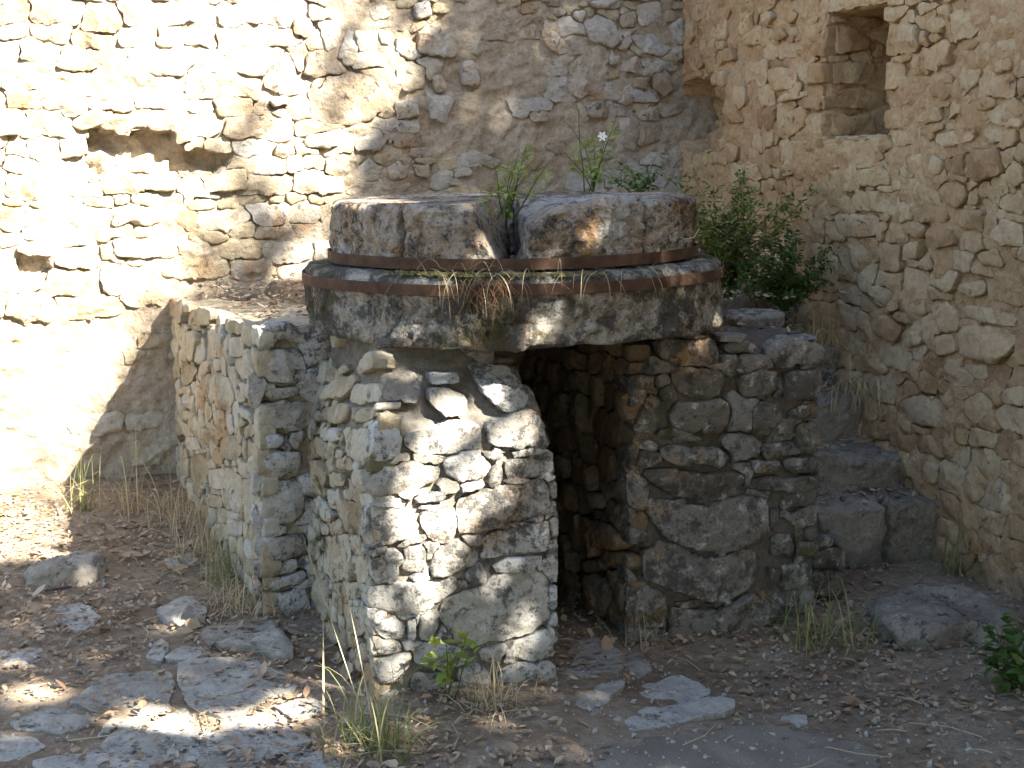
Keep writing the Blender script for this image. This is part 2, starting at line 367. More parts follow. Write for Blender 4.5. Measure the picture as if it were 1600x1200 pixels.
# ================================================================== GROUND
def sstep(x): x = np.clip(x, 0, 1); return x*x*(3-2*x)
def gz(X, Y):
    X = np.asarray(X, float); Y = np.asarray(Y, float); P = np.stack([X, Y, 0*X], -1)
    return -.075*sstep((X-1.3)/1.0)+.03*sstep((.9-X)/1.2)*sstep((Y-4.6)/1.5)+.016*fbm(P, 1.6, 3, 5)+.006*fbm(P, 9, 2, 8)
def on_ground(px, py, lift=0.):
    z = 0.
    for _ in range(6): p = on_z(px, py, z); z = float(gz(p[0], p[1]))+lift
    return on_z(px, py, z)
fine = np.arange(-1.6, 5.2, .045); far = np.cumsum(.06*1.28**np.arange(1, 32))
gx = np.concatenate([fine[0]-far[::-1], fine, fine[-1]+far]); fy = np.arange(1.8, 7.6, .045); gy = np.concatenate([fy[0]-far[::-1], fy, fy[-1]+far])
GX, GY = np.meshgrid(gx, gy); GP = np.stack([GX, GY, gz(GX, GY)], -1).reshape(-1, 3); I = np.arange(GX.size).reshape(GX.shape)
ground = tag(obj('ground', GP, np.stack([I[:-1, :-1], I[:-1, 1:], I[1:, 1:], I[1:, :-1]], -1).reshape(-1, 4), M_soil, origin=(0, 0, 0)), kind='structure')
def ground_patch(name, poly_px, mat, lift, res=.01):
    pts = np.array([on_ground(*p)[:2] for p in poly_px]); lo = pts.min(0); hi = pts.max(0)
    X, Y = np.meshgrid(np.arange(lo[0], hi[0], res), np.arange(lo[1], hi[1], res)); k = in_poly(X+.06*fbm(np.stack([X, Y, 0*X], -1), 7, 5, 4, .65), Y+.06*fbm(np.stack([X, Y, 0*X], -1), 7, 5, 6, .65), [tuple(q) for q in pts])
    Z = gz(X, Y)+lift; J = -np.ones(X.shape, int); J[k] = np.arange(k.sum()); V = np.stack([X[k], Y[k], Z[k]], -1)
    a, b, c, d = J[:-1, :-1], J[:-1, 1:], J[1:, 1:], J[1:, :-1]; g = (a >= 0) & (b >= 0) & (c >= 0) & (d >= 0)
    return tag(obj(name, V, np.stack([a[g], b[g], c[g], d[g]], -1), mat), kind='structure')
ground_patch('path', [(860, 1230), (960, 1165), (1120, 1132), (1290, 1143), (1370, 1180), (1400, 1230)], M_path, .008)
FLAGS = crop(0, 740, .3832, [
    [(830, 650), (1090, 590), (1185, 740), (1140, 780), (1050, 720), (880, 710)], [(750, 790), (1010, 760), (1200, 880), (1060, 930), (960, 1000), (800, 960), (740, 850)],
    [(300, 940), (440, 850), (680, 820), (690, 880), (670, 970), (570, 1000), (400, 970)], [(645, 570), (770, 520), (830, 560), (820, 630), (740, 640), (680, 610)],
    [(680, 770), (780, 690), (850, 740), (780, 768)], [(600, 760), (640, 690), (690, 690), (660, 780)], [(680, 360), (780, 335), (800, 370), (700, 390)],
    [(60, 1020), (250, 985), (380, 1010), (260, 1060), (90, 1050)], [(400, 1130), (520, 1040), (740, 1030), (800, 1100), (600, 1190)],
    [(860, 1100), (960, 1030), (1090, 1010), (1250, 1110), (1050, 1170), (870, 1150)], [(650, 1000), (750, 960), (775, 1010), (700, 1030)], [(150, 1180), (380, 1150), (600, 1200), (560, 1240), (200, 1240)],
    [(1190, 1200), (1300, 1150), (1390, 1190), (1300, 1240)], [(700, 1110), (860, 1060), (850, 1150), (760, 1190), (690, 1170)], [(0, 1090), (120, 1075), (180, 1120), (60, 1170), (0, 1165)], [(830, 1170), (1040, 1180), (1000, 1240), (820, 1240)], [(1080, 1130), (1240, 1120), (1290, 1150), (1180, 1190)], [(440, 1000), (560, 1010), (540, 1040), (420, 1060)], [(1130, 960), (1270, 925), (1320, 980), (1210, 1010)], [(240, 560), (330, 540), (400, 590), (330, 650), (240, 610)], [(0, 712), (120, 705), (175, 740), (90, 785), (0, 780)]])
FLAGS += crop(860, 800, .3333, [
    [(20, 700), (190, 600), (330, 690), (310, 760), (20, 765)], [(90, 910), (230, 830), (350, 810), (200, 955)], [(330, 920), (420, 820), (600, 790), (745, 860), (600, 890)],
    [(310, 960), (450, 935), (800, 890), (845, 960), (500, 1000), (330, 1020)], [(325, 690), (420, 680), (460, 750), (370, 790)], [(1090, 965), (1200, 965), (1190, 1000), (1110, 1000)]])
rngF = np.random.default_rng(5)
for i, p in enumerate(FLAGS):
    q = np.array([on_ground(*k)[:2] for k in p]); c = q.mean(0); N = 40; th = np.arange(N)*2*np.pi/N; rr = np.arange(1, 200)*.004
    ins = in_poly(c[0]+rr[:, None]*np.cos(th), c[1]+rr[:, None]*np.sin(th), [tuple(k) for k in q]); r = rr[np.argmin(ins, 0)]; r = np.maximum((np.roll(r, 1)+4*r+np.roll(r, -1))/6, .02)*1.12
    P, Fc = stone_mesh(r, .006 if i not in (0, 3) else .03, .05, rngF, np.array([i*3.3, 1, 2.]), dome=.02, tilt=.03, nr=9, amp=.9)
    obj('flagstone', P+np.array([c[0], c[1], float(gz(*c))+.003]), Fc, M_flag, ground, origin=(c[0], c[1], float(gz(*c))), sharp=50)
# ================================================================== BACK WALL
wob = lambda s, a: (lambda U, V: a*fbm(np.stack([U, V, 0*U], -1), 1.1, 2, s))
YB, XR = 7.1, 3.65
back = empty('rubble_wall', (1.5, YB, 0), 'long sunlit rubble wall of pale stones in mortar with a broken hole, behind the millstones', 'wall')
FB = Face((0, YB, 0), (1, 0, 0), (0, -1, 0), wob(3, .03))
def hole_back(U, V):
    P = np.stack([U, V, 0*U], -1); d = np.zeros(U.shape)
    for poly, dep in (([(135, 205), (260, 207), (290, 235), (360, 245), (355, 262), (300, 275), (245, 250), (185, 262), (140, 285)], .09), ([(20, 402), (80, 402), (80, 425), (25, 428)], .05)):
        q = np.array([FB.uv(*k) for k in poly]); n = fbm(P, 14, 2, 3)*.02
        d = np.maximum(d, dep*in_poly(U+n, V+n, [tuple(k) for k in q])*(1+.3*fbm(P, 12, 2, 9)))
    return d
BACK = crop(400, 0, .25, [
    [(330, 640), (440, 490), (560, 450), (700, 470), (830, 620), (760, 720), (640, 790), (470, 770), (320, 710)], [(1000, 200), (1130, 130), (1200, 230), (1280, 320), (1240, 365), (1010, 330)],
    [(880, 400), (960, 380), (1070, 420), (1060, 560), (930, 580), (880, 540)], [(850, 640), (1010, 600), (1030, 730), (880, 750)], [(620, 890), (740, 790), (830, 860), (780, 940), (620, 950)],
    [(850, 860), (1040, 820), (1050, 920), (870, 930)], [(620, 1050), (700, 980), (800, 1040), (770, 1130), (620, 1160)], [(810, 1040), (900, 1000), (960, 1070), (930, 1130), (830, 1130)],
    [(970, 1030), (1090, 1030), (1090, 1130), (1000, 1110)], [(500, 340), (600, 140), (640, 300), (620, 400), (560, 430)], [(380, 130), (560, 120), (500, 300), (430, 340)], [(1100, 480), (1150, 460), (1200, 570), (1120, 585)],
    [(1050, 560), (1100, 540), (1250, 620), (1190, 770), (1090, 740)], [(60, 440), (190, 310), (240, 400), (280, 590), (150, 600), (50, 540)], [(230, 120), (340, 110), (370, 180), (320, 240), (230, 220)],
    [(290, 860), (540, 800), (550, 900), (440, 930), (300, 930)], [(430, 980), (570, 950), (590, 1060), (540, 1120), (430, 1080)], [(1230, 1060), (1340, 1040), (1360, 1100), (1240, 1115)],
    [(680, 60), (800, 20), (850, 110), (740, 130)], [(980, 20), (1090, 0), (1100, 100), (1000, 130)], [(70, 620), (190, 590), (250, 640), (100, 680)], [(760, 180), (880, 180), (860, 290), (770, 280)]])
BACK += crop(720, 0, .25, [
    [(770, 150), (850, 90), (950, 130), (1020, 250), (940, 300), (800, 270)], [(1050, 220), (1200, 210), (1320, 300), (1250, 360), (1120, 320)], [(670, 400), (830, 320), (860, 440), (890, 560), (740, 625), (670, 580)],
    [(760, 0), (1010, 0), (1000, 60), (860, 60)], [(690, 60), (790, 60), (760, 150), (690, 110)], [(530, 50), (640, 40), (670, 90), (600, 110)], [(910, 340), (990, 340), (990, 400), (930, 420)],
    [(1000, 400), (1100, 340), (1140, 460), (980, 460)], [(1080, 480), (1190, 480), (1150, 570), (1060, 540)], [(1190, 470), (1290, 440), (1330, 560), (1260, 600), (1190, 550)], [(0, 390), (60, 370), (130, 500), (110, 550), (0, 540)],
    [(60, 290), (110, 220), (150, 300), (110, 360), (60, 330)], [(500, 190), (600, 150), (620, 240), (590, 340), (530, 290)], [(960, 640), (1030, 580), (1080, 620), (1050, 660)], [(1100, 30), (1250, 0), (1260, 150), (1110, 170)],
    [(770, 650), (900, 640), (930, 740), (800, 740)], [(1080, 700), (1220, 660), (1240, 760), (1110, 750)], [(940, 740), (1040, 730), (1110, 820), (1090, 960), (980, 900)], [(430, 700), (560, 690), (560, 760), (440, 760)],
    [(990, 100), (1090, 60), (1090, 170), (1000, 180)], [(0, 1050), (90, 1040), (80, 1110), (0, 1110)]])
BACK += [[(172, 372), (280, 372), (280, 402), (180, 402)], [(28, 380), (78, 376), (82, 402), (24, 402)], [(312, 268), (384, 262), (388, 298), (320, 302)]]
DB = (-1.0, XR+.45, -.15, 3.0)
sheet(FB, DB, .014, -.004, M_mortar_grey, 'mortar', back, amp=.016, hole=hole_back, seed=2)
uA, uB = FB.uv(700, 150)[0], FB.uv(875, 150)[0]
masonry(FB, (DB[0], XR, 0, 2.98), back, lambda u, v, r: M_cream if u < 1.25 else M_wall_grey, BACK, mask=lambda U, V: hole_back(U, V) < .02, seed=11,
        row=(.05, .14), asp=(1.2, 3.0), h=(.004, .02), poly_h=(.014, .038), keep=lambda u, v: .12 if (u < 1. and v < .85) else (.3 if uA < u < uB else (.8 if u > uA else .96)), first=lambda u, v: u > .05 and v < 2.6, gap=.004)
# ================================================================== RIGHT WALL with the slit niche
wallr = empty('rubble_wall', (XR, 5.2, 0), 'shaded ochre rubble wall with a narrow slit niche, rising beside the stone steps', 'wall')
FR = Face((XR, YB, 0), (0, -1, 0), (-1, 0, 0), wob(8, .03))
nu0, nu1 = FR.uv(1300, 110)[0], FR.uv(1388, 110)[0]; nv0, nv1 = FR.uv(1345, 214)[1], FR.uv(1345, 12)[1]
HOLE_R = [tuple(FR.uv(*k)) for k in [(1070, 130), (1105, 118), (1118, 135), (1134, 160), (1135, 195), (1120, 235), (1075, 238), (1058, 200)]]
def hole_right(U, V):
    P = np.stack([U, V, 0*U], -1); d = .45*((U > nu0) & (U < nu1) & (V > nv0) & (V < nv1)); n = fbm(P, 14, 2, 3)*.02
    return np.maximum(d, .20*in_poly(U+n, V+n, HOLE_R)*(1+.35*fbm(P, 13, 3, 9)))
RIGHT = crop(1230, 200, .23329, [
    [(290, 90), (640, 80), (590, 260), (280, 250)], [(190, 170), (280, 165), (280, 255), (190, 250)], [(180, 80), (290, 70), (280, 160), (180, 165)], [(0, 80), (140, 80), (190, 240), (40, 300), (0, 260)],
    [(295, 270), (490, 260), (495, 420), (330, 425)], [(510, 290), (640, 240), (700, 300), (690, 390), (510, 390)], [(430, 440), (580, 420), (740, 450), (770, 590), (600, 570), (450, 560)],
    [(780, 340), (940, 310), (940, 440), (830, 500), (750, 480)], [(780, 200), (910, 150), (905, 260), (820, 290)], [(960, 160), (1050, 230), (1030, 310), (940, 300)], [(1060, 220), (1180, 160), (1190, 330), (1060, 290)],
    [(1190, 330), (1230, 130), (1430, 130), (1450, 300), (1280, 365)], [(980, 30), (1280, 0), (1240, 90), (1080, 135), (980, 100)], [(1290, 0), (1450, 0), (1440, 100), (1360, 105)],
    [(1000, 430), (1060, 350), (1190, 370), (1200, 480), (1130, 550), (1010, 480)], [(290, 570), (610, 580), (600, 720), (490, 740), (340, 720)], [(830, 530), (900, 480), (1060, 560), (1110, 650), (990, 640), (840, 630)],
    [(1110, 620), (1160, 540), (1330, 560), (1300, 700), (1210, 680)], [(750, 650), (830, 620), (940, 650), (900, 740), (770, 710)], [(910, 720), (990, 650), (1120, 670), (1120, 790), (1010, 800)],
    [(590, 770), (740, 770), (730, 970), (590, 965)], [(770, 770), (890, 750), (860, 880), (750, 890)], [(870, 900), (940, 820), (980, 940), (930, 965), (860, 950)], [(340, 760), (480, 770), (580, 900), (480, 940), (370, 980), (330, 850)],
    [(1400, 480), (1580, 400), (1586, 590), (1420, 540)], [(1340, 740), (1450, 600), (1586, 640), (1586, 800), (1440, 790)], [(1270, 830), (1420, 810), (1460, 930), (1300, 920)], [(520, 1100), (600, 1050), (710, 1110), (640, 1195)],
    [(1100, 1060), (1300, 1020), (1320, 1100), (1240, 1130), (1110, 1090)]])
RIGHT += crop(1280, 440, .2, [
    [(340, 120), (460, 40), (580, 90), (510, 215), (400, 180)], [(860, 160), (980, 130), (1090, 280), (1080, 400), (960, 390), (880, 300)], [(1100, 180), (1360, 190), (1560, 290), (1540, 360), (1320, 330), (1100, 290)],
    [(1090, 390), (1150, 350), (1420, 350), (1540, 400), (1520, 550), (1380, 640), (1120, 590)], [(910, 420), (1030, 410), (1080, 560), (930, 580), (900, 480)], [(660, 390), (790, 380), (800, 490), (720, 520), (660, 490)],
    [(490, 590), (560, 500), (720, 560), (730, 700), (600, 690), (490, 660)], [(360, 270), (540, 260), (640, 360), (580, 480), (420, 410)], [(560, 230), (680, 240), (690, 330), (590, 300)],
    [(1140, 920), (1260, 860), (1360, 940), (1350, 1020), (1240, 1120), (1150, 1050)], [(650, 920), (800, 870), (1000, 940), (1050, 1040), (930, 1150), (830, 1140), (680, 1080)], [(1440, 840), (1600, 800), (1600, 990), (1430, 950)],
    [(1110, 650), (1320, 640), (1320, 760), (1200, 750)]])
RIGHT += crop(1320, 0, .18337, [
    [(390, 210), (630, 200), (650, 440), (380, 500)], [(390, 60), (590, 40), (480, 180), (390, 200)], [(610, 20), (870, 10), (740, 100), (650, 150)], [(700, 270), (790, 130), (900, 150), (830, 300)],
    [(930, 130), (1060, 60), (1170, 240), (1100, 320), (950, 360)], [(1190, 100), (1380, 60), (1420, 200), (1280, 320), (1190, 280)], [(780, 380), (850, 310), (920, 380), (870, 560), (770, 580)], [(380, 520), (520, 520), (530, 740), (370, 790)],
    [(560, 590), (730, 590), (700, 640), (560, 640)], [(980, 640), (1060, 500), (1170, 560), (1130, 720), (1000, 840), (960, 760)], [(720, 740), (840, 660), (920, 780), (850, 870), (740, 830)], [(1160, 360), (1500, 320), (1527, 410), (1180, 470)],
    [(370, 830), (520, 790), (790, 850), (780, 900), (380, 920)], [(370, 940), (500, 930), (530, 1110), (370, 1100)], [(610, 970), (800, 900), (830, 1030), (680, 1070), (610, 1030)], [(1090, 870), (1250, 800), (1330, 880), (1200, 950), (940, 980)],
    [(1340, 960), (1440, 820), (1527, 880), (1527, 980), (1400, 1000)], [(1360, 1060), (1440, 1010), (1527, 1010), (1510, 1090), (1370, 1090)], [(1290, 520), (1440, 490), (1430, 600), (1290, 640)]])
RIGHT += crop(1040, 0, .18337, [
    [(1300, 350), (1380, 270), (1440, 200), (1440, 480), (1310, 480)], [(1260, 560), (1440, 520), (1415, 720), (1250, 720)], [(1190, 220), (1340, 130), (1390, 150), (1300, 240), (1210, 260)], [(1140, 320), (1260, 260), (1260, 340), (1150, 360)],
    [(1160, 390), (1250, 370), (1250, 450), (1170, 460)], [(940, 590), (1100, 570), (1190, 650), (1130, 750), (1000, 780)], [(1030, 820), (1280, 770), (1290, 820), (1040, 885)], [(1070, 1100), (1110, 960), (1210, 890), (1260, 960), (1260, 1080), (1160, 1170)],
    [(1280, 960), (1390, 960), (1390, 1170), (1270, 1170)], [(660, 100), (800, 70), (800, 250), (700, 330), (660, 280)], [(840, 160), (930, 80), (990, 130), (930, 220)], [(1040, 110), (1130, 70), (1180, 130), (1110, 210)],
    [(970, 290), (1050, 230), (1110, 320), (1010, 350)], [(170, 420), (300, 400), (350, 560), (220, 640), (160, 560)], [(70, 370), (140, 330), (150, 580), (60, 580)], [(420, 620), (560, 600), (560, 740), (410, 730)], [(540, 940), (640, 880), (700, 1040), (570, 1060)]])
DR = (-.02, 7.1, -.25, 3.3)
sheet(FR, DR, .0165, -.004, M_mortar_tan, 'mortar', wallr, amp=.022, hole=hole_right, seed=4, back=.55)
masonry(FR, (0, 4.0, -.15, 3.28), wallr, lambda u, v, r: M_wall_tan, RIGHT, mask=lambda U, V: hole_right(U, V) < .02, seed=23, row=(.06, .13), asp=(1.0, 2.2), h=(.002, .022),
        poly_h=(.010, .032), keep=lambda u, v: .97 if u > .9 else .6, first=lambda u, v: u < 2.85 and v < 2.5, gap=.004)
# niche: the far jamb is coursed stone
yj = YB-nu0
FJ = Face((XR, yj, 0), (1, 0, 0), (0, -1, 0))
JAMB = crop(1320, 0, .18337, [[(-90, 190), (60, 210), (230, 350), (200, 430), (-90, 480)], [(-95, 520), (260, 530), (250, 600), (200, 720), (-95, 720)], [(-100, 740), (350, 780), (350, 900), (230, 940), (-100, 930)],
    [(-110, 960), (220, 990), (260, 1080), (260, 1180), (-110, 1185)], [(210, 450), (300, 360), (370, 400), (370, 510), (240, 500)], [(-60, 130), (200, 110), (370, 190), (240, 250), (60, 190)]])
masonry(FJ, (-.01, .42, nv0+.01, nv1-.01), wallr, M_wall_tan, JAMB, seed=31, row=(.1, .14), asp=(1.2, 2), h=(.0, .012), poly_h=(.006, .02), b=.05, tilt=.03)
V, Fc = rock_box(box_map((XR-.02, yj-.5, nv1-.01), (XR+.45, yj+.1, nv1+.09)), (10, 12, 4), 8, .008, 9, 3); obj('lintel', V, Fc, M_wall_tan, wallr, sharp=45)
V, Fc = rock_box(box_map((XR-.008, yj-.45, nv0-.07), (XR+.45, yj+.02, nv0+.006)), (10, 12, 4), 8, .006, 9, 6); obj('sill', V, Fc, M_wall_tan, wallr, sharp=45)
# ================================================================== LEFT ABUTMENT
ab = empty('stone_abutment', (1.2, 5.6, 0), 'low cream rubble abutment against the sunlit wall, carrying the left edge of the millstones', 'abutment')
def ab_map(P):
    q = (P+1)/2; y = 4.785+(YB+.02-4.785)*q[:, 1]; return np.stack([.864+.85*q[:, 0], y, -.15+(1.15-.12*q[:, 1])*q[:, 2]], 1)
V, Fc = rock_box(ab_map, (26, 60, 30), 26, .012, 7, 2); obj('mortar_core', V, Fc, M_mortar_cream, ab)
FL = Face((.85, YB, 0), (0, -1, 0), (-1, 0, 0)); FLF = Face((.85, 4.77, 0), (1, 0, 0), (0, -1, 0))
EL = crop(270, 450, .225, [
    [(80, 180), (250, 110), (340, 150), (330, 260), (100, 260)], [(370, 180), (460, 170), (510, 310), (380, 315)], [(110, 300), (220, 300), (170, 510), (80, 500)], [(220, 300), (330, 270), (390, 430), (370, 490), (280, 480)],
    [(400, 340), (500, 330), (510, 470), (420, 480)], [(60, 570), (140, 530), (200, 560), (130, 680), (60, 660)], [(140, 560), (270, 500), (300, 540), (210, 650)], [(510, 430), (570, 430), (600, 650), (520, 640)],
    [(330, 570), (420, 640), (440, 760), (400, 880), (340, 800)], [(450, 640), (610, 680), (610, 780), (560, 770)], [(70, 730), (160, 740), (160, 840), (80, 830)], [(440, 690), (540, 750), (510, 800), (440, 770)],
    [(480, 810), (560, 870), (550, 920), (490, 900)], [(80, 850), (150, 850), (130, 920), (80, 920)], [(500, 970), (600, 940), (595, 1000), (510, 1060)], [(200, 970), (290, 980), (280, 1100), (210, 1120)],
    [(350, 1040), (450, 1010), (500, 1100), (480, 1190), (350, 1190)], [(60, 1020), (180, 1040), (200, 1120), (90, 1110)]])
EL += crop(270, 700, .25, [
    [(100, 60), (240, 20), (250, 120), (190, 250), (100, 180)], [(235, 140), (320, 120), (330, 270), (240, 230)], [(340, 100), (450, 170), (460, 420), (340, 370)], [(200, 290), (330, 290), (330, 380), (210, 360)],
    [(470, 190), (550, 200), (550, 480), (470, 450)], [(480, 60), (550, 40), (550, 170), (490, 150)], [(260, 480), (360, 470), (360, 570), (290, 590)], [(370, 450), (460, 450), (440, 550), (370, 550)], [(470, 560), (515, 570), (525, 690), (470, 680)]])
EF = crop(270, 450, .225, [
    [(605, 230), (870, 225), (870, 285), (605, 305)], [(605, 345), (710, 330), (720, 375), (605, 415)], [(585, 440), (850, 400), (905, 500), (930, 640), (680, 655), (600, 600)], [(620, 690), (890, 670), (890, 745), (630, 785)],
    [(600, 800), (780, 770), (990, 800), (980, 940), (820, 990), (660, 960), (610, 900)], [(600, 1030), (660, 1010), (770, 1010), (770, 1090), (610, 1120)], [(800, 1010), (900, 980), (910, 1060), (850, 1120), (800, 1090)]])
EF += crop(270, 700, .25, [
    [(560, 60), (640, 5), (800, 20), (800, 140), (600, 185), (560, 150)], [(560, 230), (800, 180), (820, 380), (760, 460), (580, 480), (550, 430)], [(520, 560), (830, 530), (830, 650), (640, 720), (530, 690)],
    [(560, 850), (700, 790), (830, 740), (840, 820), (600, 890)], [(570, 900), (840, 870), (870, 1060), (600, 1080)]])
masonry(FL, (0, 2.36, -.05, 1.03), ab, M_cream, EL, seed=41, row=(.06, .12), asp=(.9, 1.9), h=(.008, .026), poly_h=(.015, .036), keep=.97, gap=.003, b=.05, mask=lambda U, V: V < .90+.115*U/2.33)
masonry(FLF, (-.03, .85, -.06, 1.03), ab, M_pier, EF, seed=43, row=(.07, .13), asp=(1.2, 2.4), h=(.012, .026), poly_h=(.02, .04), gap=.003, b=.06)
# ================================================================== FRONT PIER
pier = empty('stone_pier', (1.3, 4.15, 0), 'sun-dappled rough stone pier with black lichen under the front rim of the millstones', 'pier')
XP0, XP1, YP0, YP1 = 1.02, 1.585, 3.91, 4.78
def pier_map(P):
    q = (P+1)/2; y = YP0+.012+(YP1-YP0-.012)*q[:, 1]; top = .82+np.clip(y-YP0-.055, 0, .2); z = -.15+(top+.15)*q[:, 2]
    ins = .075*sstep((z-.62)/.4); x = (XP0+.014+ins)+(XP1-XP0-.028-2*ins)*q[:, 0]; y = y+.05*sstep((z-.5)/.4)*(1-q[:, 1])
    return np.stack([x, y, z], 1)
V, Fc = rock_box(pier_map, (34, 50, 64), 20, .006, 8, 7, .004); obj('mortar_core', V, Fc, M_mortar_pier, pier)
lean = lambda U, V: -.05*sstep((V-.45)/.5)-1.0*np.maximum(0, V-.83)
FP = Face((XP0, YP0, 0), (1, 0, 0), (0, -1, 0), lean); FPL = Face((XP0, YP1, 0), (0, -1, 0), (-1, 0, 0), lambda U, V: -.07*sstep((V-.6)/.4)); FPR = Face((XP1, YP0, 0), (0, 1, 0), (1, 0, 0), lambda U, V: -.07*sstep((V-.6)/.4))
PF = crop(460, 520, .2625, [
    [(1120, 110), (1250, 70), (1335, 140), (1320, 225), (1220, 235), (1130, 160)], [(1160, 240), (1290, 235), (1390, 250), (1450, 390), (1430, 465), (1290, 500), (1210, 420), (1160, 340)],
    [(1165, 540), (1290, 505), (1450, 465), (1530, 560), (1525, 680), (1350, 710), (1170, 660)], [(860, 380), (960, 360), (1080, 400), (1060, 510), (930, 520), (860, 460)], [(885, 290), (1010, 270), (1090, 290), (1060, 340), (890, 345)],
    [(660, 290), (820, 280), (830, 360), (790, 450), (680, 440), (560, 430), (580, 380)], [(660, 600), (860, 580), (960, 530), (1140, 540), (1145, 690), (900, 745), (690, 720), (660, 650)],
    [(430, 560), (520, 535), (620, 570), (655, 640), (640, 740), (500, 800), (430, 800)], [(440, 820), (700, 770), (880, 790), (890, 870), (700, 940), (450, 985), (430, 900)],
    [(890, 760), (1000, 715), (1120, 705), (1180, 800), (1160, 860), (1010, 905), (900, 860)], [(1120, 705), (1290, 735), (1200, 765), (1140, 745)], [(1260, 770), (1540, 705), (1560, 750), (1545, 850), (1260, 880)],
    [(1130, 890), (1190, 800), (1245, 790), (1235, 880), (1180, 930)], [(690, 980), (880, 935), (920, 960), (890, 1010), (700, 1025)], [(975, 1000), (1130, 930), (1500, 870), (1530, 980), (1500, 1075), (1250, 1145), (1100, 1190), (965, 1190)],
    [(430, 1040), (620, 1040), (710, 1045), (750, 1150), (740, 1210), (580, 1250), (480, 1290), (430, 1240)], [(750, 1060), (960, 1030), (970, 1150), (940, 1230), (880, 1255), (790, 1220), (755, 1150)],
    [(430, 310), (540, 340), (545, 420), (430, 425)], [(430, 450), (560, 440), (570, 500), (450, 530)], [(550, 480), (690, 520), (640, 570), (560, 560)]])
PF += crop(460, 800, .2625, [
    [(985, 135), (1110, 130), (1120, 185), (1030, 200)], [(1110, 130), (1400, 60), (1525, 60), (1520, 230), (1280, 265), (1110, 270)], [(1140, 300), (1500, 245), (1515, 262), (1380, 350), (1200, 365)],
    [(450, 265), (600, 205), (660, 260), (620, 330), (610, 410), (465, 420)], [(640, 200), (770, 205), (790, 270), (770, 350), (680, 375), (620, 330)], [(850, 215), (960, 165), (1050, 200), (1105, 210), (1080, 300), (990, 350), (810, 395), (795, 300)],
    [(1000, 360), (1100, 285), (1165, 370), (1120, 440), (1040, 445)], [(440, 450), (760, 410), (990, 385), (1000, 430), (870, 520), (720, 590), (490, 580), (440, 560)],
    [(1010, 470), (1180, 370), (1450, 340), (1510, 390), (1530, 640), (1350, 740), (1100, 800), (990, 790), (870, 650), (870, 540)], [(440, 645), (600, 612), (655, 680), (640, 740), (520, 755)], [(665, 640), (715, 620), (730, 760), (670, 770)],
    [(735, 610), (860, 560), (870, 680), (800, 770), (735, 760)], [(470, 780), (600, 770), (650, 780), (640, 830), (490, 845)], [(460, 890), (560, 850), (690, 810), (680, 900), (600, 1000), (500, 1030)],
    [(700, 800), (860, 760), (960, 800), (1040, 850), (1040, 900), (870, 940), (700, 900)], [(1080, 830), (1270, 770), (1275, 830), (1200, 900), (1110, 895)], [(1300, 780), (1500, 690), (1560, 740), (1540, 850), (1400, 890), (1300, 860)],
    [(1200, 960), (1320, 890), (1540, 880), (1545, 1040), (1300, 1090), (1200, 1040)], [(950, 950), (1080, 890), (1165, 940), (1165, 1050), (1000, 1060)], [(700, 950), (900, 950), (940, 1040), (820, 1090), (680, 1050)], [(500, 1050), (660, 1030), (680, 1110), (500, 1143)]])
PL = crop(460, 520, .2625, [
    [(250, 230), (330, 80), (400, 75), (380, 220), (280, 250)], [(120, 370), (200, 250), (275, 270), (240, 390), (160, 410)], [(235, 330), (390, 300), (425, 420), (290, 430), (240, 390)], [(130, 450), (280, 415), (275, 500), (255, 545), (130, 520)],
    [(285, 460), (420, 440), (425, 520), (280, 550)], [(160, 570), (250, 560), (255, 660), (170, 640)], [(260, 580), (420, 560), (420, 790), (300, 700)], [(70, 680), (130, 610), (250, 690), (200, 760), (100, 745)], [(50, 780), (170, 740), (210, 830), (190, 990), (60, 930)],
    [(230, 750), (350, 740), (365, 820), (240, 800)], [(215, 830), (300, 840), (320, 900), (210, 930)], [(330, 840), (420, 810), (425, 960), (350, 900)], [(50, 970), (180, 1000), (260, 1060), (250, 1130), (60, 1040)], [(190, 950), (265, 930), (260, 1050), (200, 1030)], [(280, 980), (425, 1010), (425, 1220), (300, 1180)]])
PL += crop(460, 800, .2625, [
    [(60, 180), (170, 170), (140, 320), (110, 280)], [(180, 140), (330, 130), (350, 200), (310, 400), (240, 430), (180, 330)], [(350, 260), (435, 260), (435, 440), (400, 420), (345, 330)], [(300, 400), (400, 430), (400, 500), (340, 530), (290, 480)],
    [(120, 480), (140, 380), (200, 400), (220, 560), (120, 620)], [(300, 550), (425, 560), (435, 720), (380, 740), (320, 680)], [(160, 640), (260, 660), (300, 780), (200, 800)], [(320, 820), (435, 790), (440, 960), (340, 900)]])
side_in = lambda V: .07*sstep((V-.6)/.4)
front_in = lambda V: .05*sstep((V-.45)/.5)+np.maximum(0, V-.83)
masonry(FP, (-.02, XP1-XP0+.02, -.08, 1.03), pier, M_pier, PF, mask=lambda U, V: (U > side_in(V)-.02) & (U < XP1-XP0+.02-side_in(V)), hmul=lambda u, v: 1. if v < .8 or u > .42 else .3, seed=51, row=(.06, .11), asp=(1.2, 2.4), h=(.008, .024), poly_h=(.010, .026), gap=.0035, b=.08, amp=.8, keep=lambda u, v: 1. if v < .78 else 0., tilt=.08)
masonry(FPL, (0, YP1-YP0+.01, -.08, 1.0), pier, M_pier_side, PL, mask=lambda U, V: U < YP1-YP0+.01-front_in(V), seed=53, row=(.05, .10), asp=(1., 2.), h=(.006, .018), poly_h=(.008, .026), gap=.003, b=.06, keep=lambda u, v: 1. if v < .9 else .2)
masonry(FPR, (0, YP1-YP0, -.15, .98), pier, M_right, mask=lambda U, V: U > front_in(V)+.01, seed=57, row=(.07, .13), asp=(1.2, 2.2), h=(.01, .035), gap=.005, b=.06)
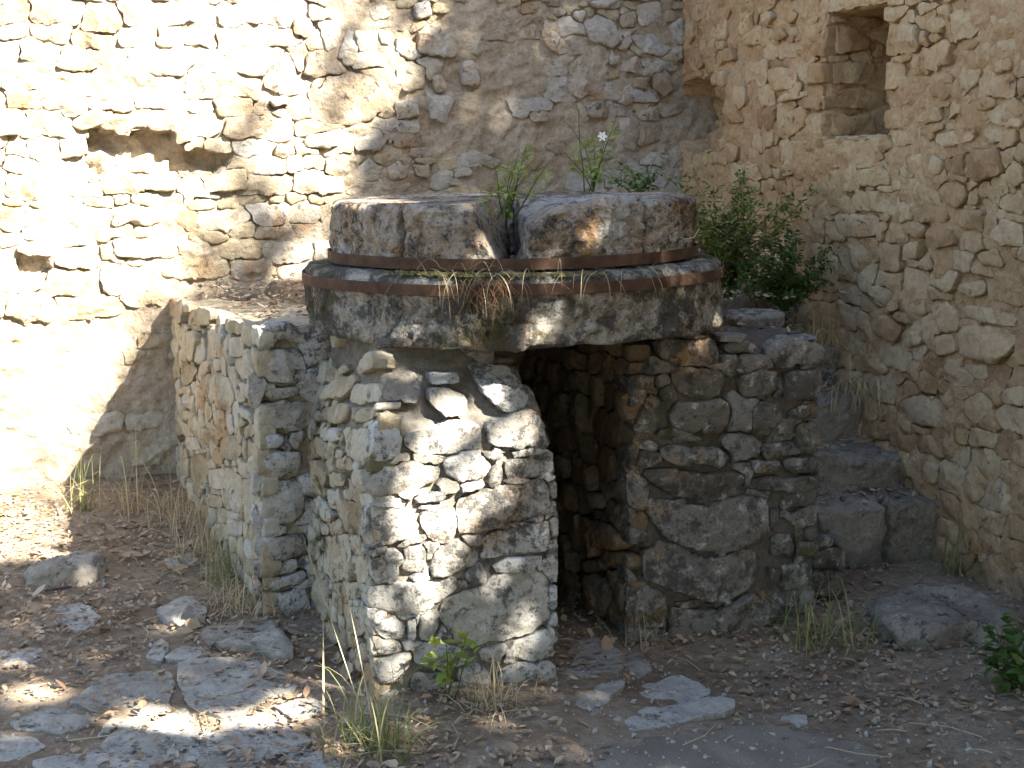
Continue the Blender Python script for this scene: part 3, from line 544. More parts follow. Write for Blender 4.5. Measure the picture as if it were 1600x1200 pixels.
V, Fc = rock_box(box_map((0, 0, 0), (.11, .07, .022)), (12, 8, 4), 6, .005, 14, 3)
p = on_plane(617, 541, (0, 3.99, 0), (0, 1, 0)); tag(obj('stone_chip', V-V.mean(0)+p+np.array([0, .03, .006]), Fc, M_step, sharp=45), 'flat blue-grey stone chip lying on the top of the pier', 'stone')
# ================================================================== RIGHT ABUTMENT, recess
abr = empty('stone_abutment', (2.36, 5.0, 0), 'dark lichen-covered abutment of big rounded blocks between the recess and the steps', 'abutment')
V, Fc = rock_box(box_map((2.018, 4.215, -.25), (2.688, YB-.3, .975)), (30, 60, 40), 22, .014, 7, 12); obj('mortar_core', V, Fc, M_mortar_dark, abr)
FA = Face((2.0, 4.2, 0), (1, 0, 0), (0, -1, 0)); FAI = Face((2.0, 6.2, 0), (0, -1, 0), (-1, 0, 0)); FAR = Face((2.70, 4.2, 0), (0, 1, 0), (1, 0, 0))
AF = crop(960, 500, .225, [
    [(300, 140), (480, 130), (680, 120), (730, 310), (550, 320), (420, 310), (300, 270)], [(370, 390), (440, 310), (560, 330), (740, 350), (770, 410), (720, 530), (600, 555), (440, 520)], [(260, 400), (360, 350), (380, 440), (280, 480)],
    [(140, 690), (220, 510), (330, 530), (320, 640), (280, 780), (140, 820)], [(360, 650), (400, 560), (780, 550), (795, 700), (740, 795), (480, 770), (370, 740)], [(150, 850), (200, 820), (300, 860), (270, 920), (180, 890)],
    [(300, 900), (360, 850), (560, 880), (760, 890), (820, 960), (740, 1030), (600, 1000), (440, 1010), (310, 950)], [(740, 170), (900, 130), (1000, 170), (990, 230), (780, 240)], [(1020, 190), (1200, 110), (1480, 180), (1440, 290), (1130, 330), (1060, 260)],
    [(860, 400), (1000, 340), (1130, 350), (1130, 480), (1000, 540), (860, 520)], [(1150, 370), (1400, 320), (1410, 370), (1370, 540), (1150, 540)], [(950, 600), (1010, 560), (1150, 580), (1140, 680), (1060, 800), (960, 790), (930, 700)],
    [(1190, 640), (1260, 590), (1380, 590), (1410, 640), (1300, 690), (1190, 685)], [(1240, 760), (1300, 700), (1420, 770), (1420, 880), (1240, 890)], [(930, 970), (1130, 960), (1150, 1050), (940, 1060)], [(1150, 960), (1480, 940), (1500, 1040), (1170, 1050)],
    [(940, 1080), (1290, 1090), (1500, 1060), (1490, 1160), (1200, 1200), (950, 1180)], [(160, 1040), (330, 1020), (560, 1050), (900, 1060), (890, 1190), (640, 1290), (420, 1230), (250, 1150)]])
AF += crop(860, 740, .2875, [
    [(530, 120), (700, 165), (900, 150), (1180, 120), (1180, 330), (1050, 395), (900, 440), (740, 410), (600, 340), (520, 250)], [(490, 400), (600, 350), (750, 425), (900, 450), (1020, 420), (1130, 400), (1120, 600), (1000, 680), (850, 700), (690, 650), (500, 580)],
    [(640, 720), (900, 740), (1100, 650), (1190, 700), (1180, 880), (1050, 910), (800, 1000), (640, 900)], [(450, 640), (520, 600), (620, 660), (620, 850), (460, 830)], [(1190, 330), (1300, 320), (1330, 400), (1280, 460), (1190, 440)],
    [(1170, 490), (1250, 520), (1230, 590), (1170, 580)], [(1260, 240), (1510, 120), (1530, 270), (1330, 300)], [(1340, 370), (1580, 330), (1560, 410), (1340, 440)]])
AI = crop(860, 740, .2875, [
    [(160, 530), (330, 540), (340, 700), (300, 790), (230, 780), (180, 650)], [(280, 410), (430, 420), (450, 520), (400, 540), (300, 480)], [(170, 230), (300, 240), (430, 330), (420, 420), (180, 480)], [(330, 130), (440, 200), (460, 330), (420, 330), (340, 220)],
    [(220, 90), (310, 100), (320, 190), (230, 180)], [(340, 60), (460, 0), (480, 100), (450, 160), (360, 110)]])
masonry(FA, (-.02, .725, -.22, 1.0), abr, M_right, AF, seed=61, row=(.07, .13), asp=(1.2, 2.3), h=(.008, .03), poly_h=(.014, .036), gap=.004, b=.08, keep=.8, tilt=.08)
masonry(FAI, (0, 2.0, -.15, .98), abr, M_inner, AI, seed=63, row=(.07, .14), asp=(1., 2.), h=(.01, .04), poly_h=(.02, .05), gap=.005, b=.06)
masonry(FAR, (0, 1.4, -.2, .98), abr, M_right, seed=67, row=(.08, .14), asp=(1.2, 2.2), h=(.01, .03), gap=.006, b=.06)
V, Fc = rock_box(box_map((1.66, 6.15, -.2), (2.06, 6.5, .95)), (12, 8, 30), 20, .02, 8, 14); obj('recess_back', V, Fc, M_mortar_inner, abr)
# earth filling behind the millstones
V, Fc = rock_box(box_map((1.32, 5.2, .70), (2.76, YB+.03, .975)), (40, 44, 6), 40, .012, 6, 21); V2, F2 = rock_box(box_map((2.7, 5.98, .60), (XR+.03, YB+.03, .965)), (24, 28, 8), 30, .014, 6, 22)
mb = MB(); mb.add(V, Fc); mb.add(V2, F2); tag(mb.build('earth_fill', M_soil), kind='structure')
# ================================================================== STEPS
stair = empty('stone_staircase', (3.2, 5.2, 0), 'worn dark stone steps climbing between the abutment and the ochre wall', 'stairs')
for k, (y, z) in enumerate([(4.72, .175), (4.99, .345), (5.27, .535), (5.52, .74), (5.80, .93)]):
    cuts = [2.70]+[[3.08, 3.41], [3.22], [3.02, 3.36], [3.18], [3.1, 3.4]][k]+[XR+.05]
    for j in range(len(cuts)-1):                                         # each step is laid of two or three worn blocks
        g_ = np.random.default_rng(k*7+j); dz, dy = g_.normal(0, .009), g_.normal(0, .014); sl = g_.normal(0, .03)
        V, Fc = rock_box(box_map((cuts[j]+.004, y+dy, z-.27), (cuts[j+1]-.004, y+.46, z+dz)), (max(10, int((cuts[j+1]-cuts[j])/.014)), 34, 20), 18, .015, 7, 70+k*5+j, .009)
        V[:, 2] += sl*(V[:, 0]-(cuts[j]+cuts[j+1])/2); obj('step_stone', V, Fc, M_stair, stair, sharp=50)
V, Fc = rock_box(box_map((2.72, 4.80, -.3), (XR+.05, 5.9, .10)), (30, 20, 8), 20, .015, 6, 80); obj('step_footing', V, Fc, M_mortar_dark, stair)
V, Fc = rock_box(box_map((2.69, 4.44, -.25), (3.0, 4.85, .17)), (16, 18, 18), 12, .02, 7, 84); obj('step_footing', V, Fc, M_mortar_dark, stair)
masonry(Face((2.70, 4.43, 0), (1, 0, 0), (0, -1, 0)), (0, .3, -.16, .17), stair, M_right, seed=87, row=(.07, .12), asp=(1.1, 2.2), h=(.012, .035), gap=.004, b=.07)
# ================================================================== MILLSTONES
CT = np.array([1.71, 4.59, 0.])
def tiltz(P):
    P = P.copy(); P[:, 2] += .014*((P-CT)@RT); return P
bed = empty('bed_stone', CT+[0, 0, 1.03], 'wide lower millstone of pitted mossy rock bound by an iron hoop', 'millstone')
prof = [(.0, 1.02), (.35, 1.022), (.55, 1.02), (.63, 1.018), (.67, 1.017), (.695, 1.018), (.709, 1.022), (.715, 1.032), (.717, 1.045), (.717, 1.065), (.717, 1.08), (.714, 1.095), (.716, 1.11), (.717, 1.125), (.718, 1.14), (.718, 1.155), (.718, 1.168), (.718, 1.18), (.718, 1.195), (.718, 1.212), (.716, 1.226), (.708, 1.236), (.692, 1.241), (.66, 1.243), (.62, 1.244), (.55, 1.245), (.3, 1.246), (0, 1.246)]
NA = 420; an = np.arange(NA)*2*np.pi/NA; pr = np.array(prof)
P = np.stack([pr[:, 0:1]*np.cos(an), pr[:, 0:1]*np.sin(an), pr[:, 1:2]+0*an], -1); w = np.clip(np.abs(pr[:, 1]-1.2)/.06, .12, 1)[:, None]*np.ones(NA)
rn = np.stack([np.cos(an), np.sin(an), 0*an], -1)[None]*np.ones((len(prof), 1, 1)); d = fbm(P, 5, 4, 71)*.013+fbm(P, 26, 3, 73)*.013-.022*np.maximum(0, fbm(P, 40, 2, 75)-.35)
P = P+rn*(d*w*(pr[:, 0:1] > .1)-.006*w)[..., None]; P[..., 2] += np.where(pr[:, 1:2] < 1.06, .014*fbm(P, 4.5, 3, 77), .004*fbm(P, 18, 2, 78))
I = np.arange(len(prof)*NA).reshape(len(prof), NA); J = np.roll(I, -1, 1)
Fc = np.stack([I[:-1], J[:-1], J[1:], I[1:]], -1).reshape(-1, 4)
obj('stone_body', tiltz(P.reshape(-1, 3)+CT), Fc, M_bed, bed, sharp=60)
def hoop(name, r, z0, z1, parent, seed):
    N = 200; a = np.arange(N)*2*np.pi/N; c = np.stack([np.cos(a), np.sin(a), 0*a], -1); rj = r+.004*fbm(c, 5, 3, seed); zj = .002*fbm(c, 2.2, 2, seed+3)
    ring = [np.concatenate([(c*(rj+dr)[:, None])[:, :2], (z+zj)[:, None]], 1) for dr, z in ((0, z0), (.005, z0), (.0062, z0+.0015), (.0062, z1-.0015), (.005, z1), (0, z1))]
    P = np.stack(ring, 0); I = np.arange(6*N).reshape(6, N); J = np.roll(I, -1, 1); Fc = [tuple(int(x) for x in q) for i in range(6) for q in np.stack([I[i], J[i], J[(i+1) % 6], I[(i+1) % 6]], -1)]
    return obj(name, tiltz(P.reshape(-1, 3)+CT), Fc, M_iron, parent, sharp=35)
hoop('iron_band', .7205, 1.182, 1.217, bed, 4)
runner = empty('runner_stone', CT+[0, 0, 1.25], 'broken upper millstone of rust-stained wedges with an iron hoop and plants in its split', 'millstone')
def polar(phi, r, z): return CT+np.stack([-FH[0]*np.cos(phi)*r+RT[0]*np.sin(phi)*r, -FH[1]*np.cos(phi)*r+RT[1]*np.sin(phi)*r, z], -1)
SEG = [(-100, -34.9, 0, 0, .003), (-33.9, -3.6, 0, -9.5, .005), (1.8, 42.0, 2.5, 0, .012), (43.1, 108, 0, 0, .004), (109, 178, 0, 0, .004), (179, 259, 0, 0, .004)]
for k, (a0, a1, s0, s1, am) in enumerate(SEG):
    def mp(P, a0=a0, a1=a1, s0=s0, s1=s1, k=k):
        q = (P+1)/2; zf = q[:, 2]; A0 = a0+s0*zf; A1 = a1+s1*zf; ph = np.radians(A0+(A1-A0)*q[:, 0]); r = .11+.51*q[:, 1]; top = 1.452+0*ph
        if k == 2: dg = np.degrees(ph); top = top-.055*np.exp(-((dg-3)/6)**2)*sstep((r-.3)/.2)-.018*sstep((30-dg)/12)*sstep((r-.42)/.14)+.006
        z = 1.25+(top-1.25)*zf; r = np.where(zf > .9, r-.012*(zf-.9)/.1*q[:, 1], r)
        W_ = polar(ph, r, z); n_ = fbm(W_, 7, 3, 90+k)*.009+fbm(W_, 28, 3, 95+k)*.010-.012*np.maximum(0, fbm(W_, 45, 2, 98)-.3); wz = np.clip((z-1.275)/.03, .12, 1)*(q[:, 1] > .9)
        return W_+(W_-CT-np.array([0, 0, 1])*(z)[:, None])*np.array([1, 1, 0])*(n_*wz/.62)[:, None]
    nphi = int((a1-a0)*.0108/.009)
    V, Fc = rock_box(mp, (nphi, 16, 26), 40, am, 10, 100+k, .0035); obj('stone_segment', tiltz(V), Fc, M_runner, runner, sharp=50)
hoop('iron_band', .6315, 1.25, 1.286, runner, 9)
# moss along the rim of the bed stone
mb = MB(); rngm = np.random.default_rng(8)
for _ in range(420):
    ph = R(rngm.choice([-24, -12, -5, 2, 17])+rngm.normal(0, 5)); r = rngm.uniform(.645, .716); c = polar(np.array([ph]), r, np.array([1.242]))[0]; s = rngm.uniform(.003, .0095)
    t_ = np.arange(6)*np.pi/3; mb.add(np.vstack([np.stack([c[0]+s*1.4*np.cos(t_), c[1]+s*1.4*np.sin(t_), c[2]-.004+0*t_], 1), np.stack([c[0]+s*.7*np.cos(t_), c[1]+s*.7*np.sin(t_), c[2]+s*.5+0*t_], 1), [c+[0, 0, s*.7]]]),
           [(i, (i+1) % 6, 6+(i+1) % 6, 6+i) for i in range(6)]+[(6+i, 6+(i+1) % 6, 12) for i in range(6)])
o = mb.build('moss', M_moss, bed); o['kind'] = 'stuff'
# ================================================================== LOOSE ROCKS
def rock(name, c, size, rot, mat, seed, label, m=3.2, amp=.05):
    ca, sa = math.cos(rot), math.sin(rot)
    def mp(P):
        Q = P*np.array(size)/2; return np.stack([c[0]+Q[:, 0]*ca-Q[:, 1]*sa, c[1]+Q[:, 0]*sa+Q[:, 1]*ca, c[2]+Q[:, 2]], 1)
    V, Fc = rock_box(mp, (24, 20, 12), m, amp*min(size), 7, seed, amp*min(size)*.25); return tag(obj(name, V, Fc, mat, sharp=45), label, 'stone')
p = on_ground(1475, 985); rock('boulder', p+[.0, .03, .012], (.43, .42, .15), -.25, M_stair, 5, 'flat-topped grey boulder on the leaf litter in front of the steps', 5.5, .19)
p = on_ground(100, 905); rock('boulder', p+[0, .02, .0], (.30, .22, .17), .4, M_flag, 8, 'pale knobbly rock sticking out of the leaf litter below the sunlit wall', 2.8, .2)
p = on_plane(1190, 505, (0, 4.55, 0), (0, 1, 0)); rock('capping_stone', (p[0], 4.6, .99), (.22, .16, .07), .1, M_right, 14, 'loose pale capping stone on top of the dark abutment', 4, .15)
# ================================================================== PLANTS
def blade(mb, p, d, L, w, droop, n=6):
    d = np.array(d, float); d /= np.linalg.norm(d); s = np.cross(d, [0, 0, 1.]); s = s/(np.linalg.norm(s)+1e-6); q = np.array(p, float); V = []; st = L/n
    for i in range(n+1):
        k = w*(1-(i/n)**1.6)+.0004; V += [q-s*k/2, q+s*k/2]; q = q+d*st; d = d+np.array([0, 0, -droop/n*(1+i*.35)]); d /= np.linalg.norm(d)
    mb.add(V, [(2*i, 2*i+1, 2*i+3, 2*i+2) for i in range(n)])
def tuft(p, n, L, spread, mat, seed, label, group=None, w=.004, droop=.9, name='grass_tuft', lean=(0, 0), rad=.04, up=1.):
    g = np.random.default_rng(seed); mb = MB()
    for _ in range(n):
        a = g.uniform(0, 6.28); s = abs(g.normal(0, spread)); o = g.normal(0, rad, 2)
        blade(mb, (p[0]+o[0], p[1]+o[1], p[2]-.01), (math.cos(a)*s+lean[0], math.sin(a)*s+lean[1], up), L*g.uniform(.4, 1.1), w*g.uniform(.6, 1.3), droop*g.uniform(.4, 1.5))
    return tag(mb.build(name, mat, origin=p), label, 'grass', group)
def leaf(mb, p, d, nrm, L, w):
    d = d/np.linalg.norm(d); s = np.cross(d, nrm); s /= np.linalg.norm(s)+1e-9; nn = np.cross(s, d)
    V = [p, p+d*L*.35+s*w/2+nn*w*.12, p+d*L*.38-nn*w*.05, p+d*L*.35-s*w/2+nn*w*.12, p+d*L*.75+s*w*.3, p+d*L*.75-s*w*.3, p+d*L-nn*L*.12]
    mb.add(V, [(0, 1, 2), (0, 2, 3), (2, 1, 4), (2, 4, 6), (2, 6, 5), (2, 5, 3)])
def tube(mb, pts, r0, r1, k=5):
    pts = np.array(pts); n = len(pts); V = []
    for i, p in enumerate(pts):
        d = pts[min(i+1, n-1)]-pts[max(i-1, 0)]; d = d/(np.linalg.norm(d)+1e-9); s = np.cross(d, [.31, .2, .93]); s /= np.linalg.norm(s)+1e-9; t_ = np.cross(d, s); r = r0+(r1-r0)*i/(n-1)
        V += [p+r*(math.cos(q)*s+math.sin(q)*t_) for q in np.arange(k)*2*np.pi/k]
    mb.add(V, [(i*k+j, i*k+(j+1) % k, (i+1)*k+(j+1) % k, (i+1)*k+j) for i in range(n-1) for j in range(k)])
def plant(name, p, stems, H, spread, L, mat, seed, label, per=14, cat='plant', stem_mat=None, wl=.42, lean=(0, 0), flowers=0):
    g = np.random.default_rng(seed); root = empty(name, p, label, cat); ms = MB(); ml = MB(); mf = MB()
    for _ in range(stems):
        a = g.uniform(0, 6.28); s = spread*g.uniform(.2, 1); q = np.array(p)+np.append(g.normal(0, .012, 2), 0); d = np.array([math.cos(a)*s+lean[0], math.sin(a)*s+lean[1], 1.]); d /= np.linalg.norm(d); h = H*g.uniform(.55, 1.05); pts = [q]
        for i in range(7): d = d+g.normal(0, .09, 3)+np.array([0, 0, -.03*i*spread]); d /= np.linalg.norm(d); q = q+d*h/7; pts.append(q)
        tube(ms, pts, .0028, .001)
        for i in range(per):
            k = g.uniform(.18, 1.)*7; i0 = min(int(k), 6); b_ = pts[i0]+(pts[i0+1]-pts[i0])*(k-i0); a = g.uniform(0, 6.28); dd = np.array([math.cos(a), math.sin(a), g.uniform(-.25, .5)])
            tw = b_+dd*L*g.uniform(.2, .9)
            for _ in range(3 if g.random() < .6 else 1): leaf(ml, tw+g.normal(0, L*.25, 3), dd+g.normal(0, .45, 3), np.array([g.normal(0, .4), g.normal(0, .4), 1.]), L*g.uniform(.6, 1.2), L*wl)
        for _ in range(flowers): 
            f0 = pts[-2]+g.normal(0, .015, 3)
            for i in range(5): leaf(mf, f0, np.array([math.cos(i*1.26), math.sin(i*1.26), .3]), np.array([0, 0, 1.]), .012, .009)
    ms.build('stems', stem_mat or M_weed, root); o = ml.build('foliage', mat, root); o['kind'] = 'stuff'
    if flowers: mf.build('flowers', M_flower, root)
    return root
pc = polar(np.array([R(-2)]), .55, np.array([1.40]))[0]
plant('leafy_plant', pc, 9, .24, .8, .036, M_green, 3, 'bright green leafy plant sprouting from the split in the upper millstone', 6, lean=(-.1, 0), wl=.32)
pc = at_depth(925, 300, 5.3); pc[2] = 1.44
plant('flowering_plant', pc, 7, .36, .42, .042, M_green, 6, 'taller green plant with a white flower growing behind the upper millstone', 7, flowers=0, wl=.32)
mf = MB()
root = empty('white_flower', at_depth(941, 213, 5.3), 'small white flower on the taller plant behind the millstone', 'flower')
for i in range(6): leaf(mf, np.array(root.location), np.array([math.cos(i*1.05)*RT[0], math.cos(i*1.05)*RT[1], math.sin(i*1.05)])+.25*np.array([-FH[0], -FH[1], 0]), -FH, .02, .014)
mf.build('petals', M_flower, root); mf = MB(); q0 = np.array(root.location); tube(mf, [pc, pc*.5+q0*.5+RT*.012, q0], .0022, .0012); mf.build('stem', M_green, root)
plant('low_weed', at_depth(1000, 300, 5.2)*[1, 1, 0]+[0, 0, 1.44], 9, .16, 1.3, .028, M_weed, 12, 'low dark weed spreading behind the right half of the upper millstone', 9)
shr = plant('shrub', np.array([3.2, 5.72, .94]), 34, .62, .62, .036, M_shrub, 21, 'bushy green shrub with browning tips at the top of the steps by the wall', 46, cat='shrub', lean=(-.12, .0))
plant('shrub', np.array([3.36, 5.50, .90]), 26, .36, .9, .03, M_weed, 24, 'low dark green shrub spilling over the top step below the bushy one', 60, cat='shrub')
plant('broadleaf_weed', on_ground(690, 1088)+np.array([0, -.03, 0]), 4, .24, .35, .05, M_green, 31, 'small green broadleaf weed at the foot of the pier', 5, wl=.6)
plant('broadleaf_weed', on_ground(1585, 1075), 8, .22, .9, .05, M_weed, 33, 'dark green broadleaf weed beside the flat-topped boulder', 9, wl=.6)
plant('broadleaf_weed', on_ground(1560, 905), 6, .16, .9, .035, M_weed, 35, 'little dark weed at the foot of the ochre wall', 8, wl=.6)
tuft(on_ground(590, 1168), 120, .28, .6, M_grass, 2, 'green and straw grass tuft in front of the pier corner', w=.005, droop=1.3, rad=.06)
tuft(on_ground(770, 1105), 70, .26, .8, M_dry, 3, 'thin dry grass sprawling along the front of the pier', w=.003, droop=1.6)
tuft(on_ground(1285, 1000), 110, .32, .9, M_grass, 5, 'long shaded grass tuft at the foot of the dark abutment', w=.004, droop=1.7, rad=.08)
tuft(on_ground(1000, 1010), 26, .22, .6, M_dry, 7, 'few dry stalks in front of the recess', w=.003, droop=1.2)
tuft(on_ground(1500, 895), 80, .30, .8, M_grass, 9, 'shaded grass tuft between the lowest step and the ochre wall', w=.004, droop=1.4)
tuft(np.array([3.61, 5.30, .54]), 80, .36, .6, M_dry, 11, 'dry straw grass hanging over the middle steps by the wall', w=.004, droop=2.0, lean=(-.2, -.45), up=.8, rad=.06)
tuft(np.array([3.55, 5.50, .75]), 80, .32, .7, M_dry, 13, 'dry straw grass on the fourth step beside the abutment top', w=.004, droop=1.5, lean=(-.2, -.2))
tuft(on_ground(125, 800), 34, .34, .35, M_grass, 15, 'sunlit green grass blades at the foot of the pale wall', w=.006, droop=.8)
tuft(on_ground(215, 800), 60, .5, .8, M_dry, 17, 'long arching dry grass by the shaded foot of the pale wall', w=.004, droop=1.9, rad=.1)
for i, (x, y) in enumerate([(310, 820), (345, 870), (372, 905), (400, 950)]):
    tuft(on_ground(x, y)+np.array([-.03, 0, 0]), 150, .25, .8, M_dry if i != 2 else M_grass, 40+i, ['fine dry grass where the cream abutment meets the pale wall', 'dense dry grass halfway along the foot of the cream abutment', 'greener grass near the corner of the cream abutment', 'dry grass at the front corner of the cream abutment beside a flagstone'][i], 'grass along the cream abutment', w=.003, droop=1.6, rad=.08)
mb = MB(); p = on_ground(572, 1135); blade(mb, p, at_depth(492, 890, 4.0)-p, .62, .004, .03, 8); blade(mb, p+[.02, 0, 0], at_depth(540, 960, 4.0)-p, .5, .005, .2, 8); blade(mb, p+[-.1, .1, 0], at_depth(505, 990, 4.1)-p-[-.1, .1, 0], .3, .006, .0, 8)
tag(mb.build('grass_stalk', M_dry, origin=p), 'tall leaning straw stalks against the shaded side of the pier', 'grass')
g = np.random.default_rng(77); mb = MB()
for i in range(110):
    ph = R(g.triangular(-42, -2, 55)); c = polar(np.array([ph]), g.uniform(.65, .73), np.array([1.246]))[0]; a = g.uniform(0, 6.28)
    blade(mb, c, RT*g.normal(0, 1)-FH*g.uniform(-.1, .9)+np.array([0, 0, g.uniform(-.1, .5)]), g.uniform(.06, .24), .0022, g.uniform(.4, 2.6), 7)
for i in range(0):
    c = polar(np.array([R(g.normal(-7, 3))]), .735, np.array([1.235]))[0]; blade(mb, c, -FH*.4+RT*g.normal(0, .35)+np.array([0, 0, -.5]), g.uniform(.08, .24), .002, 1.5, 7)
tag(mb.build('dry_stalks', M_dry, origin=polar(np.array([0.]), .7, np.array([1.24]))[0]), 'tangle of dry stalks trailing over the rim of the lower millstone', 'grass')
mb = MB()
for i in range(26):
    q = polar(np.array([R(g.normal(-6, 3.2))]), .737, np.array([1.225+.01*g.random()]))[0]; pts = [q]; dd = -FH*.12+RT*g.normal(0, .35)+np.array([0, 0, -.9])
    for _ in range(6): dd = dd+RT*g.normal(0, .45)+np.array([0, 0, g.normal(-.1, .3)])-FH*g.normal(0, .05); dd /= np.linalg.norm(dd); q = q+dd*g.uniform(.012, .03); pts.append(q)
    tube(mb, pts, .0011, .0006, 4)
tag(mb.build('hanging_roots', M_root, origin=polar(np.array([0.]), .73, np.array([1.22]))[0]), 'rust-brown hair roots hanging down the face of the lower millstone', 'roots')
mb = MB(); pts = [at_depth(x, y, 4.56+.0012*(x-1046)) for x, y in ((1046, 358), (1056, 368), (1070, 374), (1084, 371), (1092, 358), (1091, 345))]; tube(mb, pts, .0022, .0016)
tag(mb.build('dry_tendril', M_dry), 'pale curled tendril hanging at the right end of the upper millstone', 'tendril')
# ================================================================== LEAF LITTER
def scatter(pts, seed, smin, smax, mat, name):
    g = np.random.default_rng(seed); n = len(pts); a = g.uniform(0, 6.28, n); s = g.uniform(smin, smax, n); w = s*g.uniform(.32, .6, n); tl = g.normal(0, .28, (n, 2)); cu = g.uniform(-.1, .35, n)
    d = np.stack([np.cos(a), np.sin(a), tl[:, 0]], 1); e = np.stack([-np.sin(a), np.cos(a), tl[:, 1]], 1); z = np.array([0, 0, 1.])
    V = np.stack([pts-d*s[:, None]/2, pts-d*(s*.12)[:, None]+e*w[:, None]/2+z*(cu*w)[:, None], pts-d*(s*.1)[:, None], pts-d*(s*.12)[:, None]-e*w[:, None]/2+z*(cu*w)[:, None],
                  pts+d*(s*.25)[:, None]+e*(w*.4)[:, None]+z*(cu*w)[:, None], pts+d*(s*.25)[:, None]-e*(w*.4)[:, None]+z*(cu*w)[:, None], pts+d*s[:, None]/2+z*(cu*s*.4)[:, None]], 1).reshape(-1, 3)
    B = np.arange(n)[:, None]*7; F3 = np.concatenate([B+np.array(q) for q in ((0, 2, 1), (0, 3, 2), (2, 4, 1), (2, 6, 4), (2, 5, 6), (2, 3, 5))])
    return tag(obj(name, V, F3, mat, smooth=False), kind='stuff')
g = np.random.default_rng(99); n = 60000; xc = g.uniform(-2.9, 2.6, n); yc = g.uniform(2.9, 7.0, n); P = xc[:, None]*RT+yc[:, None]*FH
X, Y = P[:, 0], P[:, 1]; px = 800+F_PX*xc/np.maximum(yc, 1); dn = .5+.5*fbm(np.stack([X, Y, 0*X], -1), 1.7, 3, 3)
inside = ((X > .86) & (X < 1.7) & (Y > 4.78)) | ((X > XP0) & (X < XP1) & (Y > YP0) & (Y < YP1)) | ((X > 2.0) & (X < 2.72) & (Y > 4.2)) | ((X > 2.7) & (Y > 4.71)) | (Y > YB-.03) | (X > XR-.03)
path_px = (np.abs(xc/np.maximum(yc, .1)*F_PX+800-1130) < 240) & (yc < 3.95) & (yc > 2.9)
pr_ = np.where(xc < -.2, .62, .40)*np.clip(dn*dn*2.2, .06, 1)*np.where(path_px, .25, 1)
k = (~inside) & (g.random(n) < pr_); P = P[k]; P[:, 2] = gz(P[:, 0], P[:, 1])+g.uniform(.004, .022, len(P))
scatter(P, 5, .010, .036, M_litter, 'leaf_litter')
k = g.random(len(P)) < .012; scatter(P[k]+g.normal(0, .02, (k.sum(), 3))*[1, 1, 0]+[0, 0, .008], 6, .045, .075, M_litter, 'leaf_litter')
Q = np.stack([g.uniform(.95, XR, 1500), g.uniform(5.2, YB, 1500), .985+g.uniform(0, .012, 1500)], 1); Q2 = []
for y, z in [(4.72, .175), (4.99, .345), (5.27, .535), (5.52, .74)]: Q2.append(np.stack([g.uniform(2.78, XR, 150), g.uniform(y+.06, y+.28, 150), z+g.uniform(.008, .02, 150)], 1))
Q3 = np.stack([g.uniform(2.05, 2.7, 260), g.uniform(4.3, 5.3, 260), .985+g.uniform(0, .02, 260)], 1); Q4 = np.stack([g.uniform(.9, 1.5, 500), g.uniform(4.85, 6.9, 500), .965+g.uniform(0, .015, 500)], 1)
scatter(np.concatenate([Q]+Q2+[Q3, Q4]), 7, .015, .04, M_litter, 'leaf_litter')
mb = MB()
for i in range(150):
    x = g.uniform(-2.2, 2.2); y = g.uniform(3.2, 5.6); p = x*RT+y*FH
    if (XP0-.05 < p[0] < XP1+.05 and YP0-.05 < p[1] < YP1) or (p[0] > .8 and p[1] > 4.7) or (1.95 < p[0] < 2.75 and p[1] > 4.1) or p[1] > 4.68 and p[0] > 2.6: continue
    p[2] = float(gz(p[0], p[1]))+.015; a = g.uniform(0, 6.28); L = g.uniform(.05, .22); tube(mb, [p, p+L*.5*np.array([math.cos(a), math.sin(a), .03]), p+L*np.array([math.cos(a+.2), math.sin(a+.2), 0])], .0018, .001, 4)
tag(mb.build('twigs', M_dry), kind='stuff')
# ================================================================== TREES that shade the place (they stand outside the walls)
LIT = []                                                                # openings in the crowns: a sunlit spot and its radius
def lit(p, r): LIT.append((np.asarray(p, float), r))
for x, y, r in [(790, 600, .05), (735, 630, .07), (800, 690, .065), (700, 690, .06), (650, 745, .05), (750, 735, .06), (640, 800, .06), (700, 830, .06), (610, 860, .06), (640, 905, .065), (600, 940, .05), (650, 950, .05), (600, 1000, .04), (635, 990, .04), (620, 1045, .03), (600, 612, .03)]:
    lit(on_plane(x, y, (0, YP0+.0, 0), (0, 1, 0)), r)
lit(polar(np.array([R(7)]), .72, np.array([1.09]))[0], .035); lit(polar(np.array([R(23)]), .62, np.array([1.35]))[0], .022); lit(polar(np.array([R(-5)]), .61, np.array([1.35]))[0], .022)
for ph in (-75, -60, -45): lit(polar(np.array([R(ph)]), .5, np.array([1.45]))[0], .06)
for x, y, r in [(60, 1085, .05), (220, 1125, .10), (300, 1140, .07), (410, 1125, .08), (450, 1105, .06), (235, 890, .03), (100, 870, .05), (20, 1080, .03), (290, 950, .02)]: lit(on_ground(x, y), r)
for x, y, r in [(565, 165, .09), (600, 100, .07), (585, 40, .06), (650, 50, .05), (540, 210, .08), (500, 250, .09), (470, 290, .12), (520, 310, .07), (480, 400, .10), (680, 20, .05), (620, 140, .05), (480, 60, .06), (450, 150, .1), (440, 230, .12), (440, 20, .08), (500, 170, .04), (530, 90, .035)]:
    lit(on_plane(x, y, (0, YB, 0), (0, 1, 0)), r)
LP = np.array([p for p, _ in LIT]); LR = np.array([r for _, r in LIT]); LQ = LP-SUN*(LP[:, 2]/SUN[2])[:, None]
